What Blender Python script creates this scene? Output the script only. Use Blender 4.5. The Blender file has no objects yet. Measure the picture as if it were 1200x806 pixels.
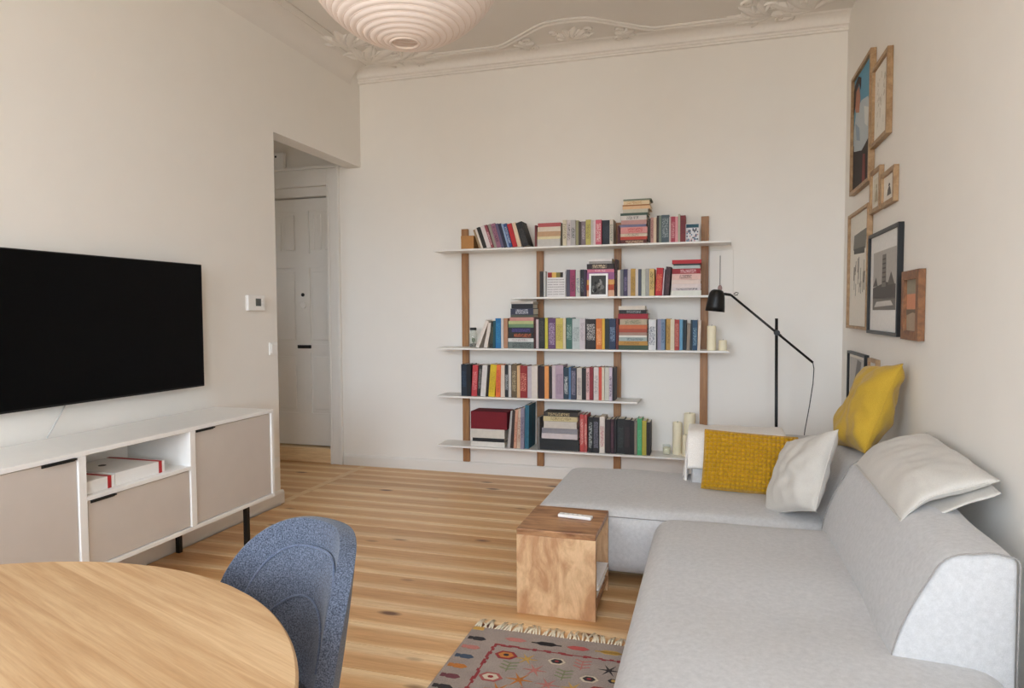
import bpy, bmesh, math, random
from mathutils import Vector, Matrix, noise

# ------------------------------------------------------------------ camera, sky, light, exposure
scene = bpy.context.scene
col = scene.collection
cam_data = bpy.data.cameras.new('camera')
cam = bpy.data.objects.new('camera', cam_data)
col.objects.link(cam)
cam_data.sensor_width = 36.0
cam_data.lens = 795.96 / 1200 * 36.0
cam_data.clip_start = 0.02
cam.matrix_world = Matrix(((0.9590, -0.0090, 0.2833, 0.0), (0.2832, 0.0458, -0.9580, 0.0),
                           (-0.0044, 0.9989, 0.0464, 1.3), (0, 0, 0, 1)))
scene.camera = cam

scene.view_settings.view_transform = 'Standard'
scene.view_settings.look = 'None'
scene.view_settings.gamma = 1.0
scene.view_settings.use_curve_mapping = False
scene.view_settings.exposure = 0.0
scene.cycles.max_bounces = 14
scene.cycles.diffuse_bounces = 8

SKY = 19.2            # overcast daylight that enters through the windows behind the camera
world = bpy.data.worlds.new('overcast_sky')
scene.world = world
world.use_nodes = True
wn = world.node_tree
wn.nodes.clear()
w_out = wn.nodes.new('ShaderNodeOutputWorld')
w_bg = wn.nodes.new('ShaderNodeBackground')
w_tc = wn.nodes.new('ShaderNodeTexCoord')
w_sep = wn.nodes.new('ShaderNodeSeparateXYZ')
w_ramp = wn.nodes.new('ShaderNodeValToRGB')
w_ramp.color_ramp.elements[0].position = 0.46
w_ramp.color_ramp.elements[0].color = (0.45, 0.435, 0.41, 1)
w_ramp.color_ramp.elements[1].position = 0.54
w_ramp.color_ramp.elements[1].color = (0.80, 0.93, 1.09, 1)
w_map = wn.nodes.new('ShaderNodeMapRange')
w_map.inputs['From Min'].default_value = -1
w_map.inputs['From Max'].default_value = 1
wn.links.new(w_tc.outputs['Generated'], w_sep.inputs[0])
wn.links.new(w_sep.outputs['Z'], w_map.inputs['Value'])
wn.links.new(w_map.outputs[0], w_ramp.inputs[0])
wn.links.new(w_ramp.outputs[0], w_bg.inputs['Color'])
w_bg.inputs['Strength'].default_value = SKY
wn.links.new(w_bg.outputs[0], w_out.inputs[0])

# room measures (metres): X along the back wall, Y towards it, Z up
XL, XR, YB, YR, ZC = -2.835, 0.862, 5.15, -1.25, 3.29
YO = 3.97            # the left wall ends here; beyond it the passage to the hall
XH, YH, ZH = -4.5, 3.3, 2.95
WINS = ((-2.30, -1.10), (-0.58, 0.62))
WZ0, WZ1 = 0.70, 3.00
TW = 0.42           # thick outer wall with deep window reveals

def portal(name, loc, rot, sx, sy):
    l = bpy.data.lights.new(name, 'AREA')
    l.shape = 'RECTANGLE'; l.size = sx; l.size_y = sy
    l.cycles.is_portal = True
    o = bpy.data.objects.new(name, l); col.objects.link(o)
    o.location = loc; o.rotation_euler = rot
    return o
for a, b in WINS:
    portal('window_daylight', ((a + b) / 2, YR - TW + 0.02, (WZ0 + WZ1) / 2), (math.radians(90), 0, 0), b - a, WZ1 - WZ0)
portal('hall_daylight', (XH - 0.08, 4.30, 1.75), (math.radians(90), 0, math.radians(-90)), 0.4, 0.8)

random.seed(7)
# ------------------------------------------------------------------ helpers
def lin(c):
    c = c / 255.0
    return c / 12.92 if c <= 0.04045 else ((c + 0.055) / 1.055) ** 2.4
def rgb(r, g, b, k=1.0):
    return (min(lin(r) * k, 0.92), min(lin(g) * k, 0.92), min(lin(b) * k, 0.92), 1)

class MB:
    """Collects faces and links them as one mesh object."""
    def __init__(s): s.v = []; s.f = []
    def add(s, vs, fs):
        o = len(s.v); s.v += [tuple(p) for p in vs]; s.f += [tuple(i + o for i in f) for f in fs]; return s
    def box(s, x0, x1, y0, y1, z0, z1):
        return s.add([(x0,y0,z0),(x1,y0,z0),(x1,y1,z0),(x0,y1,z0),(x0,y0,z1),(x1,y0,z1),(x1,y1,z1),(x0,y1,z1)],
                     [(0,3,2,1),(4,5,6,7),(0,1,5,4),(1,2,6,5),(2,3,7,6),(3,0,4,7)])
    def tube(s, path, r, n=8, closed=False, cap=True):
        P = [Vector(p) for p in path]; m = len(P); R = r if isinstance(r, (list, tuple)) else [r] * m
        vs = []; ref = None
        for i, p in enumerate(P):
            if closed: t = P[(i + 1) % m] - P[i - 1]
            else: t = P[min(i + 1, m - 1)] - P[max(i - 1, 0)]
            t.normalize()
            if ref is None:
                ref = Vector((0,0,1)) if abs(t.z) < 0.9 else Vector((1,0,0))
            a = (ref - t * ref.dot(t)); a.normalize(); ref = a; b = t.cross(a)
            for k in range(n):
                q = 2 * math.pi * k / n
                vs.append(p + (a * math.cos(q) + b * math.sin(q)) * R[i])
        fs = []
        for i in range(m if closed else m - 1):
            j = (i + 1) % m
            for k in range(n):
                fs.append((i*n+k, i*n+(k+1)%n, j*n+(k+1)%n, j*n+k))
        if cap and not closed:
            fs.append(tuple(reversed(range(n)))); fs.append(tuple((m-1)*n+k for k in range(n)))
        return s.add(vs, fs)
    def lathe(s, prof, n=24, c=(0,0,0)):
        vs = []; fs = []; m = len(prof)
        for r, z in prof:
            for k in range(n):
                q = 2 * math.pi * k / n
                vs.append((c[0] + r*math.cos(q), c[1] + r*math.sin(q), c[2] + z))
        for i in range(m - 1):
            for k in range(n):
                fs.append((i*n+k, i*n+(k+1)%n, (i+1)*n+(k+1)%n, (i+1)*n+k))
        if prof[0][0] > 1e-5: fs.append(tuple(reversed(range(n))))
        if prof[-1][0] > 1e-5: fs.append(tuple((m-1)*n+k for k in range(n)))
        return s.add(vs, fs)
    def grid(s, fn, nu, nv):
        vs = [fn(i / nu, j / nv) for j in range(nv + 1) for i in range(nu + 1)]
        fs = [(j*(nu+1)+i, j*(nu+1)+i+1, (j+1)*(nu+1)+i+1, (j+1)*(nu+1)+i) for j in range(nv) for i in range(nu)]
        return s.add(vs, fs)
    def loft(s, secs, cap=True):
        n = len(secs[0]); vs = [p for q in secs for p in q]; fs = []
        for i in range(len(secs) - 1):
            for k in range(n):
                fs.append((i*n+k, i*n+(k+1)%n, (i+1)*n+(k+1)%n, (i+1)*n+k))
        if cap:
            fs.append(tuple(reversed(range(n)))); fs.append(tuple((len(secs)-1)*n+k for k in range(n)))
        return s.add(vs, fs)
    def prism(s, poly, z0, z1):
        n = len(poly)
        return s.loft([[(x, y, z0) for x, y in poly], [(x, y, z1) for x, y in poly]])
    def rbox(s, x0, x1, y0, y1, z0, z1, r, n=(6, 6, 4), fn=None, seg=4):
        """rounded box with room to puff it up"""
        def axis(a, b, k):
            e = [r * (1 - math.cos(math.pi / 2 * i / seg)) for i in range(seg)]
            m = [a + r + (b - a - 2 * r) * i / k for i in range(k + 1)]
            return [a + q for q in e] + m + [b - q for q in reversed(e)]
        X, Y, Z = axis(x0, x1, n[0]), axis(y0, y1, n[1]), axis(z0, z1, n[2])
        idx = {}; vs = []; fs = []
        def vid(i, j, k):
            if (i, j, k) not in idx:
                p = Vector((X[i], Y[j], Z[k]))
                c = Vector((min(max(p.x, x0+r), x1-r), min(max(p.y, y0+r), y1-r), min(max(p.z, z0+r), z1-r)))
                d = p - c
                if d.length > 1e-9: p = c + d.normalized() * r
                p = tuple(p)
                idx[(i, j, k)] = len(vs); vs.append(fn(*p) if fn else p)
            return idx[(i, j, k)]
        a, b, c = len(X) - 1, len(Y) - 1, len(Z) - 1
        for i in range(a):
            for j in range(b):
                fs.append((vid(i,j,0), vid(i,j+1,0), vid(i+1,j+1,0), vid(i+1,j,0)))
                fs.append((vid(i,j,c), vid(i+1,j,c), vid(i+1,j+1,c), vid(i,j+1,c)))
        for i in range(a):
            for k in range(c):
                fs.append((vid(i,0,k), vid(i+1,0,k), vid(i+1,0,k+1), vid(i,0,k+1)))
                fs.append((vid(i,b,k), vid(i,b,k+1), vid(i+1,b,k+1), vid(i+1,b,k)))
        for j in range(b):
            for k in range(c):
                fs.append((vid(0,j,k), vid(0,j,k+1), vid(0,j+1,k+1), vid(0,j+1,k)))
                fs.append((vid(a,j,k), vid(a,j+1,k), vid(a,j+1,k+1), vid(a,j,k+1)))
        return s.add(vs, fs)
    def mesh(s, name, m=None, smooth=False, fix=True):
        me = bpy.data.meshes.new(name); me.from_pydata(s.v, [], s.f); me.update()
        if fix:
            bm = bmesh.new(); bm.from_mesh(me); bmesh.ops.recalc_face_normals(bm, faces=bm.faces); bm.to_mesh(me); bm.free()
        if smooth: me.polygons.foreach_set('use_smooth', [True] * len(me.polygons))
        if m: me.materials.append(m)
        return me
    def build(s, name, m, parent=None, smooth=False, bevel=0, seg=2, auto=None, fix=True):
        me = s.mesh(name, m, smooth or auto is not None, fix)
        if auto is not None: me.set_sharp_from_angle(angle=math.radians(auto))
        o = bpy.data.objects.new(name, me); col.objects.link(o)
        if parent: o.parent = parent
        if bevel:
            b = o.modifiers.new('bevel', 'BEVEL'); b.width = bevel; b.segments = seg; b.limit_method = 'ANGLE'
        return o

def link_mesh(name, me, parent=None):
    o = bpy.data.objects.new(name, me); col.objects.link(o)
    if parent: o.parent = parent
    return o
def empty(name, loc=(0, 0, 0), rz=0):
    o = bpy.data.objects.new(name, None); col.objects.link(o)
    o.location = loc; o.rotation_euler = (0, 0, rz); o.empty_display_size = 0.1
    return o
def tag(o, label, cat, group=None, kind=None):
    o['label'] = label; o['category'] = cat
    if group: o['group'] = group
    if kind: o['kind'] = kind
    return o
def struct(o, label=None, cat=None):
    o['kind'] = 'structure'
    if label: o['label'] = label
    if cat: o['category'] = cat
    return o
def frame_of(right, up, loc):
    """matrix whose x axis is right, y axis is up, z axis is their cross product"""
    r = Vector(right).normalized(); u = Vector(up); u = (u - r * u.dot(r)).normalized(); n = r.cross(u)
    return Matrix(((r.x, u.x, n.x, loc[0]), (r.y, u.y, n.y, loc[1]), (r.z, u.z, n.z, loc[2]), (0, 0, 0, 1)))
def profile_bar(prof, a, b, axis):
    """extrude a closed (d, z) profile along x or y"""
    if axis == 'x': return [[(t, d, z) for d, z in prof] for t in (a, b)]
    return [[(d, t, z) for d, z in prof] for t in (a, b)]

# ------------------------------------------------------------------ materials
class NT:
    def __init__(s, name):
        s.m = bpy.data.materials.new(name); s.m.use_nodes = True
        s.t = s.m.node_tree; s.b = s.t.nodes['Principled BSDF']
    def n(s, kind, **kw):
        x = s.t.nodes.new('ShaderNode' + kind)
        for k, v in kw.items():
            if k in x.inputs: x.inputs[k].default_value = v
            else: setattr(x, k, v)
        return x
    def l(s, a, b): s.t.links.new(a, b)
    def coords(s, scale=(1, 1, 1), src='Object', offset_random=False, rot=(0,0,0)):
        tc = s.n('TexCoord'); mp = s.n('Mapping'); mp.inputs['Scale'].default_value = scale
        mp.inputs['Rotation'].default_value = rot
        s.l(tc.outputs[src], mp.inputs['Vector'])
        if offset_random:
            oi = s.n('ObjectInfo'); mul = s.n('Math', operation='MULTIPLY'); mul.inputs[1].default_value = 37.0
            s.l(oi.outputs['Random'], mul.inputs[0]); cx = s.n('CombineXYZ')
            for k in range(3): s.l(mul.outputs[0], cx.inputs[k])
            s.l(cx.outputs[0], mp.inputs['Location'])
        return mp.outputs[0]
    def ramp(s, fac, stops):
        r = s.n('ValToRGB'); e = r.color_ramp.elements
        e[0].position, e[0].color = stops[0]; e[1].position, e[1].color = stops[-1]
        for p, c in stops[1:-1]:
            q = e.new(p); q.color = c
        s.l(fac, r.inputs[0]); return r.outputs[0]
    def mix(s, fac, a, b, mode='MIX'):
        x = s.n('Mix', data_type='RGBA', blend_type=mode)
        for sock, v in ((x.inputs['Factor'], fac), (x.inputs['A'] if False else x.inputs[6], a), (x.inputs[7], b)):
            if isinstance(v, (int, float)): sock.default_value = v
            elif isinstance(v, tuple): sock.default_value = v
            else: s.l(v, sock)
        return x.outputs[2]
    def bump(s, h, strength=0.2, dist=0.002):
        b = s.n('Bump', Strength=strength, Distance=dist); s.l(h, b.inputs['Height']); s.l(b.outputs[0], s.b.inputs['Normal'])
    def set(s, **kw):
        for k, v in kw.items():
            s.b.inputs[k.replace('_', ' ')].default_value = v
        return s

def plain(name, c, rough=0.5, metal=0.0, var=0.06, scale=30, bump=0.0, spec=None):
    t = NT(name); t.set(Roughness=rough, Metallic=metal)
    if spec is not None: t.b.inputs['Specular IOR Level'].default_value = spec
    ns = t.n('TexNoise', Scale=scale, Detail=4.0); t.l(t.coords(), ns.inputs['Vector'])
    d = tuple(x * (1 - var) for x in c[:3]) + (1,); u = tuple(min(x * (1 + var), 1) for x in c[:3]) + (1,)
    t.l(t.ramp(ns.outputs['Fac'], [(0.3, d), (0.7, u)]), t.b.inputs['Base Color'])
    if bump: t.bump(ns.outputs['Fac'], bump)
    return t.m

def fabric(name, c, c2, scale=700, rough=0.95, bump=0.25, big=3.0, sheen=0.15, depth=0.90):
    """woven cloth: fine two-tone weave and a soft large mottling"""
    t = NT(name); t.set(Roughness=rough); t.b.inputs['Sheen Weight'].default_value = sheen
    t.b.inputs['Specular IOR Level'].default_value = 0.15
    v = t.coords()
    n1 = t.n('TexNoise', Scale=scale, Detail=2.0); t.l(v, n1.inputs['Vector'])
    n2 = t.n('TexNoise', Scale=big, Detail=5.0, Roughness=0.65); t.l(v, n2.inputs['Vector'])
    fine = t.ramp(n1.outputs['Fac'], [(0.35, c), (0.65, c2)])
    mott = t.ramp(n2.outputs['Fac'], [(0.3, (depth, depth, depth, 1)), (0.7, (1.0, 1.0, 1.0, 1))])
    t.l(t.mix(1.0, fine, mott, 'MULTIPLY'), t.b.inputs['Base Color'])
    t.bump(n1.outputs['Fac'], bump, 0.001)
    return t.m

def wood(name, light, dark, grain=(1, 12, 12), scale=3.0, rough=0.45, rnd=True, knots=None, rot=(0,0,0), lo=0.35, hi=0.7, tint=0.12):
    t = NT(name); t.set(Roughness=rough)
    v = t.coords(grain, 'Object', rnd, rot)
    n1 = t.n('TexNoise', Scale=scale, Detail=7.0, Roughness=0.6, Distortion=0.7); t.l(v, n1.inputs['Vector'])
    n2 = t.n('TexNoise', Scale=scale * 6, Detail=3.0, Roughness=0.7); t.l(v, n2.inputs['Vector'])
    c = t.ramp(n1.outputs['Fac'], [(lo, dark), (hi, light)])
    fine = t.ramp(n2.outputs['Fac'], [(0.3, (0.82, 0.80, 0.78, 1)), (0.62, (1, 1, 1, 1))])
    c = t.mix(0.7, c, fine, 'MULTIPLY')
    if knots:
        kv = t.coords(knots, 'Object', rnd, rot)
        vo = t.n('TexVoronoi', Scale=1.0); t.l(kv, vo.inputs['Vector'])
        k = t.ramp(vo.outputs['Distance'], [(0.05, (1, 1, 1, 1)), (0.13, (0, 0, 0, 1))])
        c = t.mix(k, c, rgb(92, 52, 28))
    if rnd and tint:
        oi = t.n('ObjectInfo')
        tr = t.ramp(oi.outputs['Random'], [(0.0, (1 - tint, 1 - tint * 1.3, 1 - tint * 1.7, 1)), (1.0, (1, 1, 1, 1))])
        c = t.mix(1.0, c, tr, 'MULTIPLY')
    t.l(c, t.b.inputs['Base Color'])
    t.bump(n2.outputs['Fac'], 0.08, 0.001)
    return t.m

def pine_floor():
    """varnished pine plank: pale sapwood along the edges, reddish heart in the middle, knots"""
    t = NT('varnished_pine'); t.set(Roughness=0.36)
    v = t.coords((0.5, 9, 9), 'Object', True)
    tc = t.n('TexCoord'); sp = t.n('SeparateXYZ'); t.l(tc.outputs['Object'], sp.inputs[0])
    n0 = t.n('TexNoise', Scale=0.8, Detail=3.0); t.l(v, n0.inputs['Vector'])
    ab = t.n('Math', operation='ABSOLUTE')
    oi = t.n('ObjectInfo')
    sh = t.n('MapRange'); sh.inputs['To Min'].default_value = -0.03; sh.inputs['To Max'].default_value = 0.03
    t.l(oi.outputs['Random'], sh.inputs['Value'])
    ad = t.n('Math', operation='ADD'); t.l(sp.outputs['Y'], ad.inputs[0]); t.l(sh.outputs[0], ad.inputs[1])
    t.l(ad.outputs[0], ab.inputs[0])
    wob = t.n('MapRange'); wob.inputs['To Min'].default_value = -0.035; wob.inputs['To Max'].default_value = 0.035
    t.l(n0.outputs['Fac'], wob.inputs['Value'])
    ad2 = t.n('Math', operation='ADD'); t.l(ab.outputs[0], ad2.inputs[0]); t.l(wob.outputs[0], ad2.inputs[1])
    base = t.ramp(ad2.outputs[0], [(0.026, rgb(220, 175, 123)), (0.052, rgb(229, 191, 140)), (0.074, rgb(244, 218, 176))])
    n1 = t.n('TexNoise', Scale=5.0, Detail=6.0, Roughness=0.65, Distortion=0.5); t.l(v, n1.inputs['Vector'])
    g = t.ramp(n1.outputs['Fac'], [(0.3, (0.76, 0.69, 0.61, 1)), (0.6, (1, 1, 1, 1))])
    c = t.mix(0.8, base, g, 'MULTIPLY')
    n3 = t.n('TexNoise', Scale=24.0, Detail=3.0, Roughness=0.7); t.l(v, n3.inputs['Vector'])
    c = t.mix(0.8, c, t.ramp(n3.outputs['Fac'], [(0.35, (0.87, 0.83, 0.78, 1)), (0.6, (1, 1, 1, 1))]), 'MULTIPLY')
    kv = t.coords((2.3, 6.0, 1), 'Object', True)
    vo = t.n('TexVoronoi', Scale=1.0); t.l(kv, vo.inputs['Vector'])
    k = t.ramp(vo.outputs['Distance'], [(0.06, (1, 1, 1, 1)), (0.15, (0, 0, 0, 1))])
    c = t.mix(k, c, rgb(104, 62, 32))
    tr = t.ramp(oi.outputs['Random'], [(0.0, (0.86, 0.80, 0.74, 1)), (0.5, (1, 0.97, 0.93, 1)), (1.0, (1, 1, 1, 1))])
    c = t.mix(1.0, c, tr, 'MULTIPLY')
    t.l(c, t.b.inputs['Base Color']); t.bump(n1.outputs['Fac'], 0.05, 0.001)
    return t.m

def by_object_colour(name, rough=0.6, letters=False):
    """colour carried by each object; with letters, a band of print-like marks in that colour on the ground colour"""
    t = NT(name); t.set(Roughness=rough)
    oi = t.n('ObjectInfo'); c = oi.outputs['Color']
    v = t.coords((1, 1, 1), 'Object', True)
    if letters:
        at = t.n('Attribute', attribute_type='OBJECT', attribute_name='ground')
        mp = t.n('Mapping'); mp.inputs['Scale'].default_value = (260, 260, 260)
        t.l(v, mp.inputs['Vector'])
        n1 = t.n('TexNoise', Scale=1.0, Detail=1.0); t.l(mp.outputs[0], n1.inputs['Vector'])
        k = t.ramp(n1.outputs['Fac'], [(0.50, (0, 0, 0, 1)), (0.57, (1, 1, 1, 1))])
        c = t.mix(k, at.outputs['Color'], c)
    n2 = t.n('TexNoise', Scale=40.0, Detail=4.0); t.l(v, n2.inputs['Vector'])
    w = t.ramp(n2.outputs['Fac'], [(0.3, (0.9, 0.9, 0.9, 1)), (0.7, (1, 1, 1, 1))])
    t.l(t.mix(1.0, c, w, 'MULTIPLY'), t.b.inputs['Base Color'])
    return t.m

M = {}
M['wall'] = plain('wall_paint', rgb(233, 229, 222), 0.9, var=0.008, scale=6, bump=0.02, spec=0.2)
M['ceiling'] = plain('ceiling_paint', rgb(226, 221, 214), 0.92, var=0.008, scale=6, bump=0.02, spec=0.2)
M['stucco'] = plain('stucco', rgb(231, 226, 219), 0.9, var=0.02, scale=40, bump=0.05, spec=0.2)
M['trim'] = plain('white_gloss_paint', rgb(228, 225, 219), 0.4, var=0.01, scale=10)
M['floor'] = pine_floor()
M['void'] = plain('dark_joint', rgb(60, 38, 22), 0.9)
M['white'] = plain('white_lacquer', rgb(236, 234, 230), 0.38, var=0.01)
M['greige'] = plain('greige_front', rgb(200, 191, 182), 0.5, var=0.015, scale=12)
M['black'] = plain('black_steel', rgb(22, 21, 20), 0.42, var=0.1, spec=0.4)
M['screen'] = plain('dark_screen', rgb(6, 6, 7), 0.32, var=0.05, spec=0.12)
M['plastic'] = plain('white_plastic', rgb(236, 234, 230), 0.35, var=0.01)
M['lcd'] = plain('lcd_glass', rgb(70, 74, 72), 0.2)
M['oak'] = wood('oak', rgb(206, 174, 134), rgb(182, 144, 102), grain=(1.0, 22, 22), scale=2.2, rough=0.5, tint=0.20, lo=0.3, hi=0.62)
M['walnut'] = wood('shelf_post_wood', rgb(178, 130, 82), rgb(146, 100, 58), grain=(14, 14, 1), scale=3, rough=0.5, tint=0.05)
M['mango'] = wood('mango_wood', rgb(228, 192, 150), rgb(190, 144, 104), grain=(4, 4, 1.6), scale=3.2, rough=0.5, tint=0.1, lo=0.36, hi=0.56)
M['mango_top'] = wood('mango_wood_dark', rgb(184, 138, 96), rgb(128, 84, 52), grain=(1.6, 6, 6), scale=3.2, rough=0.42, tint=0.0, lo=0.36, hi=0.58)
M['frame_wood'] = wood('frame_wood', rgb(186, 154, 114), rgb(150, 116, 78), grain=(6, 6, 6), scale=4, rough=0.5, tint=0.12)
M['frame_brown'] = wood('frame_wood_brown', rgb(150, 100, 58), rgb(112, 70, 36), grain=(6, 6, 6), scale=4, rough=0.5, tint=0)
M['sofa'] = fabric('sofa_weave', rgb(187, 185, 183), rgb(202, 200, 199), 900, big=60.0, depth=0.84)
M['seam'] = fabric('sofa_piping', rgb(140, 135, 130), rgb(160, 155, 150), 600)
M['linen'] = fabric('grey_linen', rgb(190, 184, 175), rgb(206, 200, 191), 600)
M['throw'] = fabric('white_wool', rgb(224, 216, 206), rgb(238, 232, 224), 300, bump=0.5)
M['mustard'] = fabric('mustard_knit', rgb(188, 142, 14), rgb(196, 150, 18), 500, bump=0.0)
M['yellow'] = fabric('yellow_linen', rgb(180, 144, 46), rgb(198, 162, 60), 450)
M['denim'] = fabric('blue_melange_felt', rgb(52, 58, 70), rgb(98, 105, 120), 340, bump=0.2, big=20.0)
M['denim_seam'] = fabric('blue_felt_seam', rgb(72, 80, 98), rgb(98, 106, 124), 340)
M['paper'] = plain('paper', rgb(232, 224, 208), 0.85, var=0.03, scale=200)
M['kraft'] = plain('brown_cardboard', rgb(176, 126, 74), 0.8, var=0.05)
M['candle'] = plain('cream_wax', rgb(236, 226, 196), 0.55, var=0.02)
M['wick'] = plain('wick', rgb(40, 34, 30), 0.9)
M['book'] = by_object_colour('book_cover')
M['print'] = by_object_colour('book_print', letters=True)
M['red'] = plain('red_band', rgb(176, 36, 40), 0.5)
M['claret'] = plain('claret_cloth', rgb(112, 16, 30), 0.8, var=0.06, scale=60)
M['leaf'] = plain('leaf_green', rgb(84, 110, 58), 0.6, var=0.2)

def glassy(name, tint, k):
    t = NT(name); t.set(Roughness=0.03)
    tr = t.n('BsdfTransparent'); tr.inputs[0].default_value = tint
    mx = t.n('MixShader'); mx.inputs[0].default_value = k
    t.b.inputs['Base Color'].default_value = (0.9, 0.95, 0.93, 1)
    t.l(tr.outputs[0], mx.inputs[1]); t.l(t.b.outputs[0], mx.inputs[2])
    t.l(mx.outputs[0], t.t.nodes['Material Output'].inputs[0])
    return t.m
M['pane'] = glassy('window_glass', (1, 1, 1, 1), 0.04)
M['jar'] = glassy('jar_glass', (0.96, 0.97, 0.95, 1), 0.10)
def rice_paper():
    t = NT('rice_paper'); t.set(Roughness=0.9); t.b.inputs['Base Color'].default_value = rgb(238, 226, 218)
    tl = t.n('BsdfTranslucent'); tl.inputs[0].default_value = rgb(238, 232, 226)
    mx = t.n('MixShader'); mx.inputs[0].default_value = 0.3
    t.l(t.b.outputs[0], mx.inputs[1]); t.l(tl.outputs[0], mx.inputs[2])
    t.l(mx.outputs[0], t.t.nodes['Material Output'].inputs[0])
    return t.m
M['rice'] = rice_paper()
M['rib'] = plain('bamboo_rib', rgb(224, 208, 196), 0.8)
def flat(c, rough=0.75, var=0.04):
    key = ('ink',) + tuple(c)
    if key not in M: M[key] = plain('ink', rgb(*c), rough, var=var, scale=60)
    return M[key]
# ------------------------------------------------------------------ room shell
T = 0.13
# floor: every plank its own piece over a dark sub-floor
floor = struct(MB().box(XH, XR + T, YR - TW, 5.5, -0.06, -0.022).build('floor', M['void']))
PW = 0.168
def plank_mesh(x0, x1, w=PW):
    cx = (x0 + x1) / 2
    return MB().box(x0 - cx, x1 - cx, -w/2 + 0.0019, w/2 - 0.0019, -0.022, 0).mesh('plank', M['floor']), cx
pm_room, cx_room = plank_mesh(XL + 0.03, XR + 0.02)
pm_hall, cx_hall = plank_mesh(XH, XL - 0.03)
k0 = int((YR - 3.343) / PW) - 1
y = 3.343 + k0 * PW + PW / 2
while y < YB + 0.1:
    if y - PW / 2 < YB:
        p = link_mesh('plank', pm_room, floor); p.location = (cx_room, y, 0)
        if y > YH: p = link_mesh('plank', pm_hall, floor); p.location = (cx_hall, y, 0)
    y += PW
MB().box(XL - 0.028, XL + 0.028, YO, YB + 0.02, -0.022, 0.001).build('threshold_board', M['floor'], floor)

ceiling = struct(MB().box(XL - T, XR + T, YR - TW, YB + 0.02, ZC, ZC + 0.1).box(XH - 0.1, XL - T, YH, 5.5, ZH, ZH + 0.1).build('ceiling', M['ceiling']))

DX0, DX1, DZ = -4.02, -3.15, 2.385       # entrance door opening in the back wall
wall_back = struct(MB().box(DX1, XR + T, YB, YB + 0.2, -0.05, ZC).box(XH - 0.1, DX0, YB, YB + 0.2, -0.05, ZC)
                   .box(DX0, DX1, YB, YB + 0.2, DZ, ZC).box(DX0, DX1, YB + 0.2, YB + 0.24, -0.05, ZC).build('wall_back', M['wall']))
wall_left = struct(MB().box(XL - T, XL, YR - T, YO, -0.05, ZC).box(XL - T, XL, YO, YB, 2.515, ZC).build('wall_left', M['wall']))
wall_right = struct(MB().box(XR, XR + T, YR - T, YB, -0.05, ZC).build('wall_right', M['wall']))
mb = MB()
xs = [XL - T, WINS[0][0], WINS[0][1], WINS[1][0], WINS[1][1], XR + T]
for i in (0, 2, 4): mb.box(xs[i], xs[i+1], YR - TW, YR, -0.05, ZC)
for a, b in WINS: mb.box(a, b, YR - TW, YR, -0.05, WZ0).box(a, b, YR - TW, YR, WZ1, ZC)
struct(mb.build('wall_rear', M['wall']))
# hall walls, with a window at its far side
hw = MB().box(XH, XL - T, YH - 0.1, YH, -0.05, ZH)
hw.box(XH - 0.1, XH, YH, 4.1, -0.05, ZH).box(XH - 0.1, XH, 4.5, YB, -0.05, ZH).box(XH - 0.1, XH, 4.1, 4.5, -0.05, 1.35).box(XH - 0.1, XH, 4.1, 4.5, 2.15, ZH)
struct(hw.build('wall_hall', M['wall']))
def window(n, a, b, z0, z1, put):
    o = put(MB(), [(a, a+.06, z0, z1), (b-.06, b, z0, z1), (a+.06, b-.06, z0, z0+.07), (a+.06, b-.06, z1-.06, z1),
                   ((a+b)/2-.05, (a+b)/2+.05, z0+.07, z1-.06), (a+.06, (a+b)/2-.05, z1-.62, z1-.56), ((a+b)/2+.05, b-.06, z1-.62, z1-.56)], .03)
    o = struct(o.build('window_%d' % n, M['trim']))
    m = (a + b) / 2
    for (p, q, r, s) in ((a+.06, m-.05, z0+.07, z1-.62), (m+.05, b-.06, z0+.07, z1-.62), (a+.06, m-.05, z1-.56, z1-.06), (m+.05, b-.06, z1-.56, z1-.06)):
        put(MB(), [(p, q, r, s)], .003).build('pane', M['pane'], o)
def put_rear(mb, rects, d):
    for p, q, r, s in rects: mb.box(p, q, YR - TW + .1 - d, YR - TW + .1 + d, r, s)
    return mb
def put_hall(mb, rects, d):
    for p, q, r, s in rects: mb.box(XH - .05 - d, XH - .05 + d, p, q, r, s)
    return mb
window(1, WINS[0][0], WINS[0][1], WZ0, WZ1, put_rear)
window(2, WINS[1][0], WINS[1][1], WZ0, WZ1, put_rear)
window(3, 4.1, 4.5, 1.35, 2.15, put_hall)

# baseboards
bp = [(0, 0.0), (0.018, 0.0), (0.018, 0.075), (0.012, 0.088), (0.006, 0.092), (0, 0.092)]
struct(MB().loft(profile_bar([(YB - d, z) for d, z in bp], -3.03, XR, 'x')).build('baseboard_back', M['trim']))
mb = MB().loft(profile_bar([(XL + d, z) for d, z in bp], YR, YO + 0.018, 'y'))
mb.box(XL - T, XL, YO, YO + 0.018, 0, 0.09)
struct(mb.build('baseboard_left', M['trim']))
struct(MB().loft(profile_bar([(XR - d, z) for d, z in bp], YR, YB - 0.02, 'y')).build('baseboard_right', M['trim']))

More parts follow.
